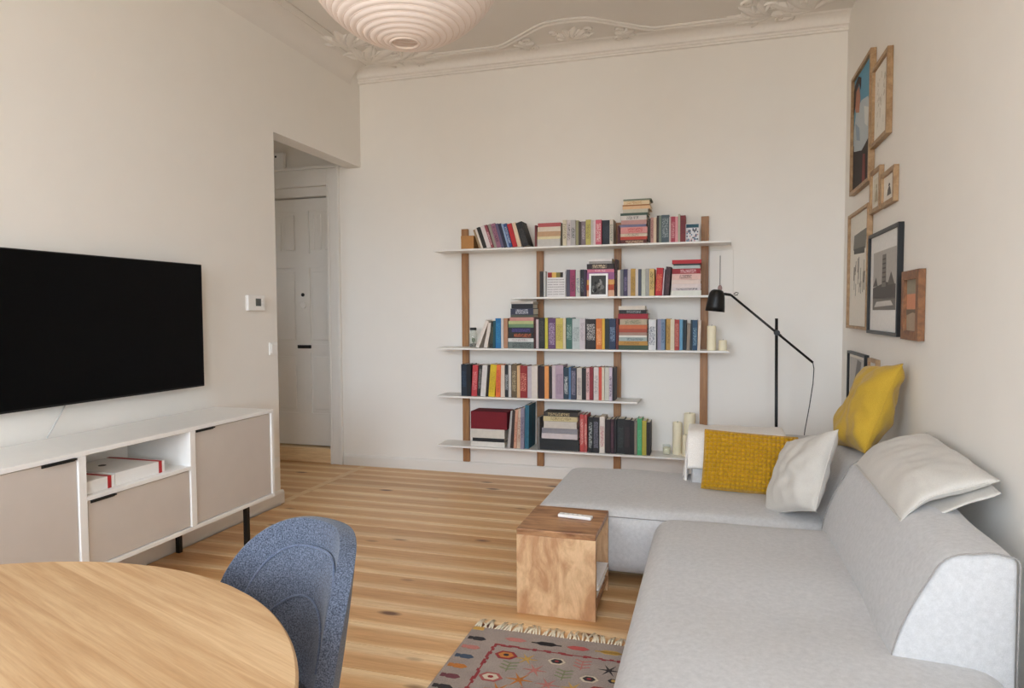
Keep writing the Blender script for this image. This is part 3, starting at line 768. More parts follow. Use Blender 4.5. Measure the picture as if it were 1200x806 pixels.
STK=[
(1,'low flat stack',-1.256,0.175,1.7850,0.0552,(200,195,188),0,'pale grey'),
(1,'low flat stack',-1.256,0.177,1.8402,0.0200,(222,210,170),0,'pale yellow'),
(1,'low flat stack',-1.256,0.178,1.8602,0.0363,(200,165,130),0,'tan'),
(1,'low flat stack',-1.253,0.174,1.8965,0.0337,(222,208,190),0,'cream'),
(1,'low flat stack',-1.251,0.172,1.9302,0.0287,(185,95,95),0,'red'),
(1,'tall flat stack',-0.642,0.187,1.7850,0.0295,(95,42,32),(215,190,160),'maroon'),
(1,'tall flat stack',-0.641,0.189,1.8145,0.0223,(192,80,58),0,'red orange'),
(1,'tall flat stack',-0.641,0.190,1.8368,0.0217,(217,202,182),(150,130,110),'cream'),
(1,'tall flat stack',-0.639,0.189,1.8586,0.0446,(217,155,150),(190,70,70),'pink'),
(1,'tall flat stack',-0.650,0.190,1.9032,0.0185,(130,130,157),0,'blue grey'),
(1,'tall flat stack',-0.635,0.180,1.9217,0.0315,(190,150,145),0,'dusty pink'),
(1,'tall flat stack',-0.641,0.184,1.9532,0.0327,(212,207,202),(40,35,35),'white'),
(1,'tall flat stack',-0.641,0.191,1.9860,0.0173,(78,100,90),0,'dark green'),
(1,'tall flat stack',-0.623,0.177,2.0033,0.0260,(202,197,182),0,'ivory'),
(1,'tall flat stack',-0.626,0.195,2.0292,0.0238,(227,192,152),0,'peach'),
(1,'tall flat stack',-0.626,0.189,2.0530,0.0086,(170,118,68),0,'brown'),
(1,'tall flat stack',-0.620,0.183,2.0616,0.0287,(227,207,172),(190,140,80),'cream'),
(1,'tall flat stack',-0.620,0.195,2.0903,0.0105,(130,140,125),0,'grey green'),
(2,'stack behind the framed photo',-0.883,0.200,1.4130,0.0451,(225,180,150),0,'peach'),
(2,'stack behind the framed photo',-0.884,0.199,1.4581,0.0401,(190,85,45),0,'rust'),
(2,'stack behind the framed photo',-0.882,0.200,1.4982,0.0369,(222,170,100),0,'amber'),
(2,'stack behind the framed photo',-0.883,0.200,1.5351,0.0524,(165,105,150),0,'purple'),
(2,'stack behind the framed photo',-0.881,0.196,1.5875,0.0228,(215,130,150),(240,210,215),'pink'),
(2,'stack behind the framed photo',-0.883,0.195,1.6102,0.0388,(55,40,42),(225,205,175),'black'),
(2,'stack behind the framed photo',-0.866,0.167,1.6490,0.0183,(165,160,155),0,'grey'),
(2,'stack behind the framed photo',-0.866,0.165,1.6674,0.0185,(228,222,218),0,'white'),
(2,'stack beside the right post',-0.283,0.203,1.4130,0.0352,(226,226,216),0,'white'),
(2,'stack beside the right post',-0.281,0.198,1.4482,0.0197,(215,205,205),(40,35,35),'pale grey'),
(2,'stack beside the right post',-0.280,0.198,1.4678,0.0262,(222,208,204),0,'pinkish white'),
(2,'stack beside the right post',-0.279,0.196,1.4940,0.0286,(225,206,196),0,'cream'),
(2,'stack beside the right post',-0.279,0.197,1.5226,0.0416,(226,192,182),(50,30,30),'pale pink'),
(2,'stack beside the right post',-0.277,0.192,1.5642,0.0368,(160,38,50),(225,190,190),'dark red'),
(2,'stack beside the right post',-0.273,0.185,1.6010,0.0225,(190,202,198),0,'pale blue'),
(2,'stack beside the right post',-0.267,0.179,1.6236,0.0118,(50,45,48),0,'black'),
(2,'stack beside the right post',-0.278,0.198,1.6354,0.0267,(192,45,55),0,'bright red'),
(3,'stack beneath the second shelf',-1.484,0.199,1.0280,0.0501,(122,132,127),(40,45,42),'grey green'),
(3,'stack beneath the second shelf',-1.484,0.200,1.0781,0.0276,(217,217,214),(170,150,150),'white'),
(3,'stack beneath the second shelf',-1.484,0.197,1.1057,0.0404,(42,38,34),(210,110,60),'black'),
(3,'stack beneath the second shelf',-1.482,0.199,1.1461,0.0398,(38,36,55),(110,90,170),'dark navy'),
(3,'stack beneath the second shelf',-1.482,0.197,1.1859,0.0256,(120,147,110),0,'green'),
(3,'stack beneath the second shelf',-1.481,0.195,1.2116,0.0244,(187,192,140),0,'pale olive'),
(3,'stack beneath the second shelf',-1.470,0.188,1.2359,0.0269,(205,150,140),0,'salmon'),
(3,'stack beneath the second shelf',-1.463,0.176,1.2628,0.0179,(90,95,80),0,'dark olive'),
(3,'stack beneath the second shelf',-1.463,0.177,1.2807,0.0480,(60,62,85),(215,215,220),'navy'),
(3,'stack beneath the second shelf',-1.456,0.169,1.3287,0.0351,(38,38,46),0,'black'),
(3,'stack beneath the second shelf',-1.463,0.175,1.3639,0.0166,(205,195,185),0,'cream'),
(3,'stack beside the middle post',-0.651,0.210,1.0280,0.0329,(70,90,70),0,'dark green'),
(3,'stack beside the middle post',-0.651,0.207,1.0609,0.0294,(192,147,72),(130,100,50),'mustard'),
(3,'stack beside the middle post',-0.648,0.199,1.0903,0.0276,(168,180,176),(80,90,90),'grey blue'),
(3,'stack beside the middle post',-0.649,0.198,1.1179,0.0135,(230,226,216),0,'white'),
(3,'stack beside the middle post',-0.648,0.198,1.1313,0.0214,(170,140,125),0,'taupe'),
(3,'stack beside the middle post',-0.649,0.201,1.1528,0.0251,(170,83,58),0,'rust'),
(3,'stack beside the middle post',-0.649,0.201,1.1779,0.0294,(202,115,72),0,'orange'),
(3,'stack beside the middle post',-0.642,0.193,1.2072,0.0416,(187,172,147),(120,125,100),'beige'),
(3,'stack beside the middle post',-0.656,0.213,1.2488,0.0379,(165,24,48),0,'crimson'),
(3,'stack beside the middle post',-0.648,0.196,1.2867,0.0275,(33,27,27),(180,180,180),'black'),
(3,'stack beside the middle post',-0.652,0.188,1.3141,0.0275,(222,212,198),0,'white'),
(5,'stack under the dark red box',-1.792,0.273,0.2680,0.0382,(225,220,212),0,'white'),
(5,'stack under the dark red box',-1.778,0.259,0.3062,0.0294,(35,36,38),0,'black'),
(5,'stack under the dark red box',-1.785,0.270,0.3356,0.0713,(214,208,198),0,'cream white'),
(5,'stack beside the red books',-1.240,0.299,0.2680,0.0491,(42,43,44),0,'black'),
(5,'stack beside the red books',-1.240,0.299,0.3171,0.0397,(45,47,47),0,'black'),
(5,'stack beside the red books',-1.224,0.272,0.3569,0.0404,(207,197,197),0,'pale pink'),
(5,'stack beside the red books',-1.224,0.271,0.3973,0.0384,(150,146,150),0,'grey'),
(5,'stack beside the red books',-1.207,0.249,0.4357,0.0514,(207,198,187),0,'white'),
(5,'stack beside the red books',-1.212,0.258,0.4871,0.0370,(207,192,150),(150,130,90),'pale yellow'),
(5,'stack beside the red books',-1.207,0.259,0.5241,0.0334,(62,56,48),(205,185,140),'dark brown')
]

# ------------------------------------------------------------------ paper lantern
LC = Vector((-0.985, 2.1, 2.525)); LR = 0.345
lan = empty('paper_lantern', LC)
prof = []
n = 46 * 6
for i in range(n + 1):
    a = -math.pi / 2 + 0.135 + (math.pi - 0.27) * i / n
    r = LR * (1 + 0.011 * abs(math.sin(a * 46)) )
    prof.append((r * math.cos(a), r * 0.97 * math.sin(a)))
me = MB(); vs = []; nk = 64
for r, z in prof:
    for k in range(nk):
        q = 2 * math.pi * k / nk; vs.append((r * math.cos(q), r * math.sin(q), z))
me.add(vs, [(i*nk+k, i*nk+(k+1)%nk, (i+1)*nk+(k+1)%nk, (i+1)*nk+k) for i in range(len(prof)-1) for k in range(nk)])
shade = me.build('paper_shade', M['rice'], lan, smooth=True)
for i in range(-21, 22):
    a = math.pi * i / 46
    r = LR * 1.001
    mb = MB(); mb.tube([(r*math.cos(a)*math.cos(2*math.pi*k/48), r*math.cos(a)*math.sin(2*math.pi*k/48), r*.97*math.sin(a)) for k in range(48)], 0.0016, 5, closed=True)
    mb.build('rib', M['rib'], shade, smooth=True)
for s in (-1, 1):
    rr = LR * math.cos(math.pi/2 - .135); zz = s * LR * .97 * math.sin(math.pi/2 - .135)
    MB().tube([(rr*math.cos(2*math.pi*k/32), rr*math.sin(2*math.pi*k/32), zz) for k in range(32)], 0.005, 6, closed=True).build('ring', M['rib'], lan, smooth=True)
MB().lathe([(0.0, -.085), (0.022, -.075), (0.032, -.05), (0.028, -.02), (0.016, .0), (0.016, .06), (0, .06)], 16, (0, 0, 0.06)).build('bulb', M['plastic'], lan, smooth=True)
MB().tube([(0, 0, 0.12), (0, 0, ZC - LC.z - 0.02)], 0.004, 6).build('cord', M['plastic'], lan)
MB().lathe([(0.05, ZC - LC.z - .0), (0.05, ZC - LC.z - 0.02), (0.012, ZC - LC.z - 0.05), (0.0, ZC - LC.z - .05)], 20).build('canopy', M['plastic'], lan, smooth=True)
tag(lan, 'large round white paper lantern hanging from the ceiling', 'lamp')

# ------------------------------------------------------------------ wall bookshelf
SHZ = {1: 1.785, 2: 1.413, 3: 1.028, 4: 0.655, 5: 0.268}
SHX = {1: (-2.08, 0.115), 2: (-1.45, -0.02), 3: (-2.062, 0.11), 4: (-2.06, -0.51), 5: (-2.062, -0.143)}
YF, YK = 4.89, 5.118
ST = 0.014
shelf = empty('wall_bookshelf', (0, 0, 0))
for k in SHZ:
    a, b = SHX[k]; z = SHZ[k]
    o = MB().prism([(a, YF), (b, YF), (b + 0.006, YK), (a - 0.006, YK)], z - ST, z).build('shelf_board', M['trim'], shelf, bevel=0.002)
for xc, zt in ((-1.905, 1.965), (-1.287, 1.85), (-0.688, 1.965), (-0.06, 1.985)):
    MB().box(xc - 0.027, xc + 0.027, YK + .001, YB - .001, 0.095, zt).build('post', M['walnut'], shelf, bevel=0.002)
tag(shelf, 'wall bookshelf of thin white boards on four brown wooden posts', 'bookshelf')

ORD = ['zeroth', 'first', 'second', 'third', 'fourth', 'fifth', 'sixth', 'seventh', 'eighth', 'ninth', 'tenth', 'eleventh', 'twelfth', 'thirteenth',
       'fourteenth', 'fifteenth', 'sixteenth', 'seventeenth', 'eighteenth', 'nineteenth', 'twentieth']
TENS = ['', '', 'twenty', 'thirty', 'forty']
TH = ['', '', 'twentieth', 'thirtieth', 'fortieth']
def ordinal(n):
    if n <= 20: return ORD[n]
    return TH[n // 10] if n % 10 == 0 else TENS[n // 10] + '-' + ORD[n % 10]
SHN = {1: 'top shelf', 2: 'short second shelf', 3: 'middle shelf', 4: 'fourth shelf down', 5: 'bottom shelf'}
def cover_colour(c):
    return tuple(min(v ** 1.14, 0.85) for v in rgb(*c)[:3]) + (1,)
def book(name, w, h, d, colour, title, place, flat_stack=False):
    """w thickness, h height, d depth; spine towards -y. Local origin at base, left, spine."""
    c = cover_colour(colour); b = 0.0022
    if w < 0.012: b = 0.0012
    cover = MB().box(0, w, 0, b, 0, h).box(0, b, b, d, 0, h).box(w - b, w, b, d, 0, h).build(name, M['book'])
    cover.color = c
    ch = []
    pg = MB().box(b, w - b, b, d - 0.003, 0.003, h - 0.004).build('pages', M['paper'], cover)
    if title and w > 0.012:
        tc = cover_colour(title)
        z0 = h * random.uniform(0.12, 0.3); z1 = h * random.uniform(0.68, 0.92)
        m = min(0.16 * w, 0.006)
        t = MB().box(m, w - m, -0.0006, 0, z0, z1).build('spine_title', M['print'], cover)
        t.color = tc; t['ground'] = c[:3]
    cover.matrix_world = place
    return cover
count = {}
for (s, _, x, w, h, lean, cc, tt, word) in UPR:
    count[s] = count.get(s, 0) + 1
    d = min(random.uniform(0.125, 0.165), YK - 4.92)
    if word == 'tall teal': d = 0.195
    yy = 4.915 + random.uniform(-0.008, 0.008)
    if lean >= 0:   # leaning right: pivots on its lower right edge
        pl = Matrix.Translation((x + w, yy, SHZ[s] + .0005)) @ Matrix.Rotation(lean, 4, 'Y') @ Matrix.Translation((-w * math.cos(lean), 0, 0))
    else:
        pl = Matrix.Translation((x, yy, SHZ[s] + .0005)) @ Matrix.Rotation(lean, 4, 'Y')
    size = 'slim ' if w < 0.022 else ('thick ' if w > 0.045 else '')
    o = book('book', w * math.cos(lean) - 0.0006, h, d, cc, tt, pl)
    how = 'leaning' if abs(lean) > 0.06 else 'upright'
    tag(o, '%s%s %s book, %s from left on the %s' % (size, word, how, ordinal(count[s]), SHN[s]), 'book', 'upright books on the ' + SHN[s])
stn = {}; stot = {}
for r in STK: stot[(r[0], r[1])] = stot.get((r[0], r[1]), 0) + 1
for (s, n, x, w, z, t, cc, tt, word) in STK:
    k = stn[(s, n)] = stn.get((s, n), 0) + 1
    yy = 4.915 + random.uniform(-0.004, 0.008)
    d = random.uniform(0.135, 0.175)
    # lying book: thickness along z, length along x, spine to the front
    pl = Matrix.Translation((x, yy, z + t - .0004)) @ Matrix.Rotation(random.uniform(-.012, .012), 4, 'Z') @ Matrix.Rotation(math.pi / 2, 4, 'Y')
    o = book('book', t - 0.0006, w, d, cc, tt, pl)
    tag(o, '%s book lying %s from bottom in the %s' % (word, ordinal(k), n + (' on the top shelf' if s == 1 else '')), 'book', 'books lying in the %s, %s' % (n, SHN[s]))

# other things on the shelves
o = empty('cardboard_box', (-1.813, 4.935, SHZ[1]))
MB().box(-.052, .052, 0, 0.12, 0, 0.1).build('carton', M['kraft'], o, bevel=0.002)
MB().box(-.053, .053, -0.001, 0.121, 0.078, 0.104).build('lid', M['kraft'], o, bevel=0.002)
tag(o, 'small brown cardboard box at the left end of the top shelf', 'box')

def face_board(name, x0, x1, y, z, h, tilt, base, label, cat, paint):
    o = empty(name, ((x0 + x1) / 2, y, z)); w = (x1 - x0) / 2
    o.rotation_euler = (-tilt, 0, 0)
    MB().box(-w, w, 0, 0.014, 0, h).build('cover', flat(base), o, bevel=0.001)
    paint(o, w, h)
    return tag(o, label, cat)
def paint_card(o, w, h):
    MB().box(-w + .004, w - .004, -.0008, 0, h * .78, h * .97).build('title_band', flat((40, 84, 100)), o)
    random.seed(3); cs = [(40, 56, 90), (70, 110, 140), (30, 34, 40), (190, 150, 150)]
    mbs = [MB() for _ in cs]
    for i in range(8):
        for j in range(9):
            if random.random() < .5:
                x = -w + .006 + (2*w - .012) * i / 8; z = .005 + h * .72 * j / 9
                random.choice(mbs).box(x, x + (2*w-.012)/8*.9, -.0008, 0, z, z + h*.72/9*.9)
    for mb, c in zip(mbs, cs): mb.build('cover_print', flat(c), o)['kind'] = 'stuff'
face_board('picture_book', -0.188, -0.096, 4.93, SHZ[1], 0.128, 0.05, (214, 214, 216), 'small face-out book with blue patterned cover beside the right post, top shelf', 'book', paint_card)
def paint_cal(o, w, h):
    z = h * .76
    for a, b, c in ((-.9, -.45, (150, 50, 50)), (-.45, 0.0, (222, 180, 96)), (0.0, .42, (130, 118, 60)), (.42, .72, (46, 40, 34))):
        MB().box(w*a, w*b, -.0008, 0, z, z + h*.2).build('cover_picture', flat(c), o)
    random.seed(5); mb = MB()
    for j in range(7):
        for i in range(3):
            x = -w * .9 + i * w * .62
            z = h * (.66 - j * .095)
            xx = x
            while xx < x + w * .5:
                q = random.uniform(.003, .008); mb.box(xx, xx + q, -.0008, 0, z, z + .0055); xx += q + .002
    mb.build('cover_lettering', flat((150, 142, 142)), o)
face_board('picture_book', -1.189, -1.046, 4.935, SHZ[2], 0.19, 0.06, (222, 218, 216), 'white face-out book with coloured strip and rows of small print, short second shelf', 'book', paint_cal)

ph = empty('photo_frame', (-0.795, 4.893, SHZ[2])); ph.rotation_euler = (-.05, 0, 0)
for a, b, c, d in ((-.068, -.054, 0, .165), (.054, .068, 0, .165), (-.054, .054, 0, .014), (-.054, .054, .151, .165)):
    MB().box(a, b, -.001, .011, c, d).build('frame_bar', M['plastic'], ph, bevel=.001)
MB().box(-.054, .054, .004, .008, .014, .151).build('photo_print', flat((70, 70, 68)), ph)
random.seed(11)
for c in ((120, 120, 116), (40, 40, 40), (150, 150, 146), (92, 92, 90)):
    mb = MB()
    for i in range(5):
        x = random.uniform(-.04, .034); z = random.uniform(.02, .12); r = random.uniform(.008, .018)
        mb.add([(x + r*math.cos(q*math.pi/5)*random.uniform(.7, 1), .0036, min(max(z + r*math.sin(q*math.pi/5), .015), .15)) for q in range(10)], [tuple(range(10))])
    mb.build('photo_shape', flat(c), ph)
tag(ph, 'small white picture frame with black and white photo before stacked books', 'photo frame')

bx = MB().box(-.146, .146, 0, .19, 0, .136).build('cloth_box', M['claret'], None, bevel=.003)
bx.location = (-1.642, 4.912, 0.4045 + .0)
tag(bx, 'dark red cloth covered box on the bottom shelf', 'box')

jar = empty('glass_jar', (-1.79, 4.99, SHZ[3]))
gl = [(0.0, .001), (.026, .001), (.031, .006), (.032, .10), (.027, .118), (.024, .124), (.024, .138), (.0225, .138), (.0225, .124), (.029, .1), (.0285, .006), (0, .004)]
MB().lathe(gl, 20).build('glass', M['jar'], jar, smooth=True)
MB().lathe([(.026, .136), (.026, .152), (.024, .155), (0, .155)], 20).build('lid', M['black'], jar, auto=40)
random.seed(4)
MB().lathe([(0, .0055), (.026, .0055), (.027, .03), (0, .034)], 14).build('soil', flat((58, 50, 38)), jar)
mb = MB()
for i in range(14):
    a = random.uniform(0, 6.28); r = random.uniform(.004, .018); h = random.uniform(.05, .085); q = random.uniform(.005, .008)
    x, y = r*math.cos(a), r*math.sin(a)
    mb.add([(x*.3, y*.3, .033), (x - q*math.sin(a), y + q*math.cos(a), h*.75), (x*1.2, y*1.2, h), (x + q*math.sin(a), y - q*math.cos(a), h*.75)], [(0, 1, 2, 3)])
mb.build('sprigs', M['leaf'], jar)
tag(jar, 'small glass jar with black lid and green sprigs on middle shelf', 'jar')

def candle(x, y, z, r, h, label):
    o = empty('pillar_candle', (x, y, z))
    MB().lathe([(0, 0), (r*.97, 0), (r, .004), (r*.99, h*.5), (r, h - .006), (r*.93, h), (r*.6, h - .006), (0, h - .009)], 24).build('wax', M['candle'], o, auto=50)
    MB().tube([(0, 0, h - .012), (.001, 0, h + .004), (.003, .001, h + .008)], .0014, 5).build('wick', M['wick'], o)
    tag(o, label, 'candle', 'cream candles on the bookshelf')
candle(-0.008, 4.98, SHZ[3], .031, .172, 'tall cream pillar candle right of the post on the middle shelf')
candle(0.068, 4.965, SHZ[3], .027, .072, 'short cream candle at the right end of the middle shelf')
candle(-0.24, 5.035, SHZ[5], .033, .232, 'tall slender cream candle, second from left on the bottom shelf')
candle(-0.155, 5.07, SHZ[5], .040, .295, 'tallest cream candle at the back of the bottom shelf')
candle(-0.178, 4.975, SHZ[5], .024, .15, 'cream candle at the front right end of the bottom shelf')
tl = empty('tealight_glass', (-0.313, 5.0, SHZ[5]))
MB().lathe([(0, .001), (.024, .001), (.027, .008), (.029, .07), (.0275, .07), (.0255, .01), (0, .006)], 20).build('glass', M['jar'], tl, smooth=True)
MB().lathe([(0, .007), (.0245, .007), (.0262, .05), (0, .048)], 18).build('wax', M['candle'], tl)
tag(tl, 'small cream candle in a glass, leftmost candle on the bottom shelf', 'candle')

# pale panel with a pull cord on the wall beside the shelf
pn = empty('wall_panel', (0.055, YB, 1.39))
MB().box(-.082, .084, -.014, 0, 0, .35).build('panel', M['wall'], pn, bevel=.003)
MB().tube([(-.008, -.024, .31), (-.008, -.024, .1)], .0022, 6).build('cord', flat((110, 106, 102)), pn)
MB().lathe([(0, .058), (.012, .062), (.016, .078), (.011, .094), (.003, .1), (0, .1)], 14, (-.008, -.026, 0)).build('pull', flat((170, 140, 136)), pn, smooth=True)
tag(pn, 'plain white wall panel with a dark pull cord behind the lamp head', 'wall panel')
# ------------------------------------------------------------------ floor lamp
YL = 4.58
fl = empty('floor_lamp', (0.385, YL, 0))
MB().lathe([(0, 0), (.135, 0), (.135, .012), (.128, .018), (.02, .022), (0, .022)], 32).build('base', M['black'], fl, auto=40)
MB().tube([(0.012, 0, .02), (0.0, 0, 1.255)], .0095, 10).build('pole', M['black'], fl, smooth=True)
A = Vector((-.275, 0, 1.405)); B = Vector((.215, 0, .98))
arm = MB().tube([A, B], .0075, 8).build('arm', M['black'], fl, smooth=True)
J = A.lerp(B, .565)
mb = MB(); mb.lathe([(0, -.025), (.016, -.025), (.018, -.018), (.018, .018), (.016, .025), (0, .025)], 14)
o = mb.build('joint', M['black'], fl, auto=40); o.matrix_local = Matrix.Translation((J.x, -.012, J.z)) @ Matrix.Rotation(math.pi/2, 4, 'X')
MB().tube([(J.x - .022, -.02, J.z + .018), (J.x + .024, -.02, J.z - .02)], .008, 8).build('clamp', M['black'], fl, smooth=True)
MB().tube([A, (-.315, 0, 1.412), (-.345, 0, 1.400), (-.36, 0, 1.39)], .009, 8).build('swivel', M['black'], fl, smooth=True)
MB().tube([A + Vector((.016, -.01, .005)), A + Vector((.03, -.01, .016)), A + Vector((.045, -.01, .012)), A + Vector((.04, -.01, 0)), A + Vector((.02, -.01, -.002))], .003, 6).build('wing_screw', M['black'], fl, smooth=True)
sp = [(0, .074), (.022, .073), (.036, .066), (.046, .05), (.052, .02), (.058, -.03), (.0615, -.068), (.0595, -.068), (.055, -.03), (.049, .02), (.042, .048), (.03, .06), (0, .066)]
o = MB().lathe(sp, 28).build('lamp_shade', M['black'], fl, smooth=True); o.matrix_local = Matrix.Translation((-.366, 0, 1.368)) @ Matrix.Rotation(math.radians(6), 4, 'Y')
MB().lathe([(0, -.06), (.02, -.052), (.026, -.03), (.015, .0), (.014, .04), (0, .04)], 14, (-.366, 0, 1.368)).build('bulb', M['plastic'], fl, smooth=True)
MB().tube([B, (.222, 0, .94), (.218, .0, .85), (.2, .01, .70), (.178, .02, .55), (.165, .03, .4), (.15, .05, .2), (.15, .1, .03), (.1, .2, .006), (-.02, .3, .006)], .0028, 6).build('cord', flat((48, 46, 44)), fl, smooth=True)
tag(fl, 'black metal floor lamp with a slanted balance arm behind the sofa', 'floor lamp')

# ------------------------------------------------------------------ sectional sofa
sofa = empty('sectional_sofa', (0.1, 2.6, 0))
sofa_inv = Matrix.Translation((-0.1, -2.6, 0))
def sp_(o):
    o.parent = sofa; o.matrix_parent_inverse = sofa_inv; return o
def fbm(x, y, z, k=1.0):
    return noise.noise(Vector((x * k, y * k, z * k)))
def crown(x0, x1, y0, y1, zt, amp, lump):
    def fn(x, y, z):
        u = (x - x0) / (x1 - x0) * 2 - 1; v = (y - y0) / (y1 - y0) * 2 - 1
        k = max(0, 1 - u**4) * max(0, 1 - v**6)
        if z > zt - 0.13: z += (amp * k + lump * fbm(x, y, 0, 3.0) * k) * (z - zt + .13) / .13
        return (x, y, z)
    return fn
Yn0, Yn1 = 0.85, 3.125
sp_(MB().rbox(-0.245, 0.735, Yn0, Yn1, 0.06, 0.375, 0.085, (16, 40, 3), crown(-.245, .735, Yn0, Yn1, .375, .02, .012), 6).build('seat', M['sofa'], None, smooth=True))
sp_(MB().rbox(-0.84, 0.60, 3.145, 4.06, 0.06, 0.362, 0.075, (28, 18, 3), crown(-.84, .6, 3.145, 4.06, .362, .02, .012), 6).build('chaise_seat', M['sofa'], None, smooth=True))
# seams across the seats
def seat_seam(pts, name='seam'):
    sp_(MB().tube(pts, .0022, 6).build(name, M['seam'], None, smooth=True))
seat_seam([(-.835 + .01*i*0, 3.165, .338) if i == 0 else (-.84 + .07 + (1.27) * i / 20, 3.158, .338) for i in range(21)])
def back_profile(fx0, fx1, bx, zs, zt, r=.07):
    """front foot, front top, back, seat height, top; returns (d, z) from foot to back"""
    p = [(fx0, .30), (fx0, zs - .01)]
    n = 10
    for i in range(1, n + 1):
        t = i / n; p.append((fx0 + (fx1 - fx0) * t - .012 * math.sin(t * math.pi), zs + (zt - r * .9 - zs) * t))
    for i in range(1, 8):
        q = math.pi / 2 * i / 7
        t = i / 7; xk = fx1 + (fx1 - fx0) * (r * .9) / (zt - r * .9 - zs)
        p.append(((1-t)**2 * fx1 + 2*t*(1-t) * xk + t*t * (xk + .07), (1-t)**2 * (zt - r*.9) + (1 - (1-t)**2) * zt))
    x = p[-1][0]
    for i in range(1, 7):
        t = i / 6; p.append((x + (bx - .02 - x) * t, zt + .006 * math.sin(t * math.pi)))
    for i in range(1, 5):
        q = math.pi / 2 * i / 4; p.append((bx - .02 + .02 * math.sin(q), zt - .02 * (1 - math.cos(q))))
    p += [(bx, .5), (bx, .3), (bx, .10)]
    p += [(fx0 + .1, .10)]
    return p
def inset(p, d):
    cx = sum(a for a, b in p) / len(p); cz = sum(b for a, b in p) / len(p)
    return [(a + (cx - a) / max(math.hypot(cx - a, cz - b), 1e-6) * d, b + (cz - b) / max(math.hypot(cx - a, cz - b), 1e-6) * d) for a, b in p]
def back_rest(name, prof, a, b, axis, n):
    ts = [(a, .016), (a + .004, .007), (a + .014, .001)] + [(a + .02 + (b - a - .04) * i / n, 0) for i in range(n + 1)] + [(b - .014, .001), (b - .004, .007), (b, .016)]
    secs = []
    for t, d in ts:
        q = inset(prof, d) if d else prof
        row = []
        for i, (x, z) in enumerate(q):
            w = .007 * fbm(t, x * 2 + z, .3 * i / len(q), 3.5) if .2 < z else 0
            row.append((x + w, t, z + w) if axis == 'y' else (t, x + w, z + w))
        secs.append(row)
    return sp_(MB().loft(secs).build(name, M['sofa'], None, smooth=False, auto=65))
P1 = back_profile(.455, .548, .742, .38, .682)
back_rest('backrest', P1, 1.954, 3.125, 'y', 22)
seat_seam([(x, 1.958, z) for x, z in P1[1:-2]], 'piping'); seat_seam([(x, 3.121, z) for x, z in P1[1:-2]], 'piping')
P2 = back_profile(.47, .56, .742, .365, .635)
back_rest('corner_backrest', P2, 3.14, 4.09, 'y', 14)
P3 = back_profile(3.73, 3.83, 4.075, .365, .612)
back_rest('rear_backrest', P3, -.105, .585, 'x', 12)
seat_seam([(-.101, y, z) for y, z in P3[1:-2]], 'piping')
for lx, ly in ((-.2, 1.0), (.5, 1.0), (.55, 2.9), (-.2, 3.03), (-.76, 3.25), (-.76, 3.95), (.5, 3.95)):
    sp_(MB().lathe([(0, 0), (.018, 0), (.024, .065), (0, .065)], 12, (lx, ly, 0)).build('leg', M['black'], None))
tag(sofa, 'pale grey fabric corner sofa with chaise along the right wall', 'sofa')

# ------------------------------------------------------------------ cushions
def pillow(name, w, h, t, mat_, right, up, loc, n=40, seed=1, wrinkle=.012, bob=None, seam=True, pinch=.05, fold=None):
    def surf(sgn):
        def fn(u, v):
            x = u * 2 - 1; y = v * 2 - 1
            ex = 1 - pinch * (1 - y * y) ** 0.5 * 0 - pinch * (1 - abs(y) ** 2) ; ey = 1 - pinch * (1 - abs(x) ** 2)
            k = ((1 - abs(x) ** 2.6) * (1 - abs(y) ** 2.6))
            k = max(k, 0) ** .5
            px = x * w / 2 * ex; py = y * h / 2 * ey
            z = sgn * t / 2 * k
            e = wrinkle * k ** .6
            z += e * fbm(px * 6 + seed, py * 6, sgn * 3 + seed) + e * .5 * fbm(px * 16 + seed, py * 16, sgn)
            ang = math.atan2(y, x); edge = max(abs(x), abs(y))
            z += wrinkle * .16 * math.sin(ang * 11 + seed) * (edge ** 4) * (1 - edge ** 12) * min(k * 2.5, 1)
            if bob:
                du = (u * bob[0]) % 1 - .5; dv = (v * bob[1]) % 1 - .5
                a = math.sqrt(max(0, 1 - (du * du + dv * dv) / .27))
                z += sgn * .019 * (a - .5) * min(1, k * 4 + .25)
            q = Vector((px, py, z))
            if fold: q = fold(q)
            return tuple(q)
        return fn
    root = empty(name)
    root.matrix_world = frame_of(right, up, loc)
    mb = MB(); mb.grid(surf(1), n, n)
    mb.grid(lambda u, v: surf(-1)(1 - u, v), n, n)
    me = mb.mesh('cover', mat_, True, fix=False)
    bm = bmesh.new(); bm.from_mesh(me); bmesh.ops.remove_doubles(bm, verts=bm.verts, dist=.0004); bmesh.ops.recalc_face_normals(bm, faces=bm.faces); bm.to_mesh(me); bm.free()
    me.polygons.foreach_set('use_smooth', [True] * len(me.polygons))
    link_mesh('cover', me, root)
    if seam:
        pts = []
        f = surf(1)
        for i in range(24): pts.append(f(i / 24, 0))
        for i in range(24): pts.append(f(1, i / 24))
        for i in range(24): pts.append(f(1 - i / 24, 1))
        for i in range(24): pts.append(f(0, 1 - i / 24))
        MB().tube(pts, .0028, 6, closed=True).build('edge_seam', mat_, root, smooth=True)
    return root
p = pillow('bobble_cushion', .455, .305, .16, M['mustard'], (1, -.02, -.045), (.06, .32, .95), (.185, 3.645, .525), n=198, wrinkle=.006, bob=(22, 14), pinch=.02)
tag(p, 'mustard yellow cushion with bobble texture leaning on the chaise backrest', 'cushion')
p = pillow('linen_cushion', .37, .39, .15, M['linen'], (.45, -.75, .30), (.38, .35, .87), (.39, 3.33, .555), n=64, seed=5, wrinkle=.026)
tag(p, 'pale grey linen cushion propped in the sofa corner', 'cushion')
p = pillow('yellow_cushion', .42, .43, .17, M['yellow'], (.12, -.97, .10), (.36, .10, .90), (.705, 3.55, .845), n=64, seed=9, wrinkle=.03)
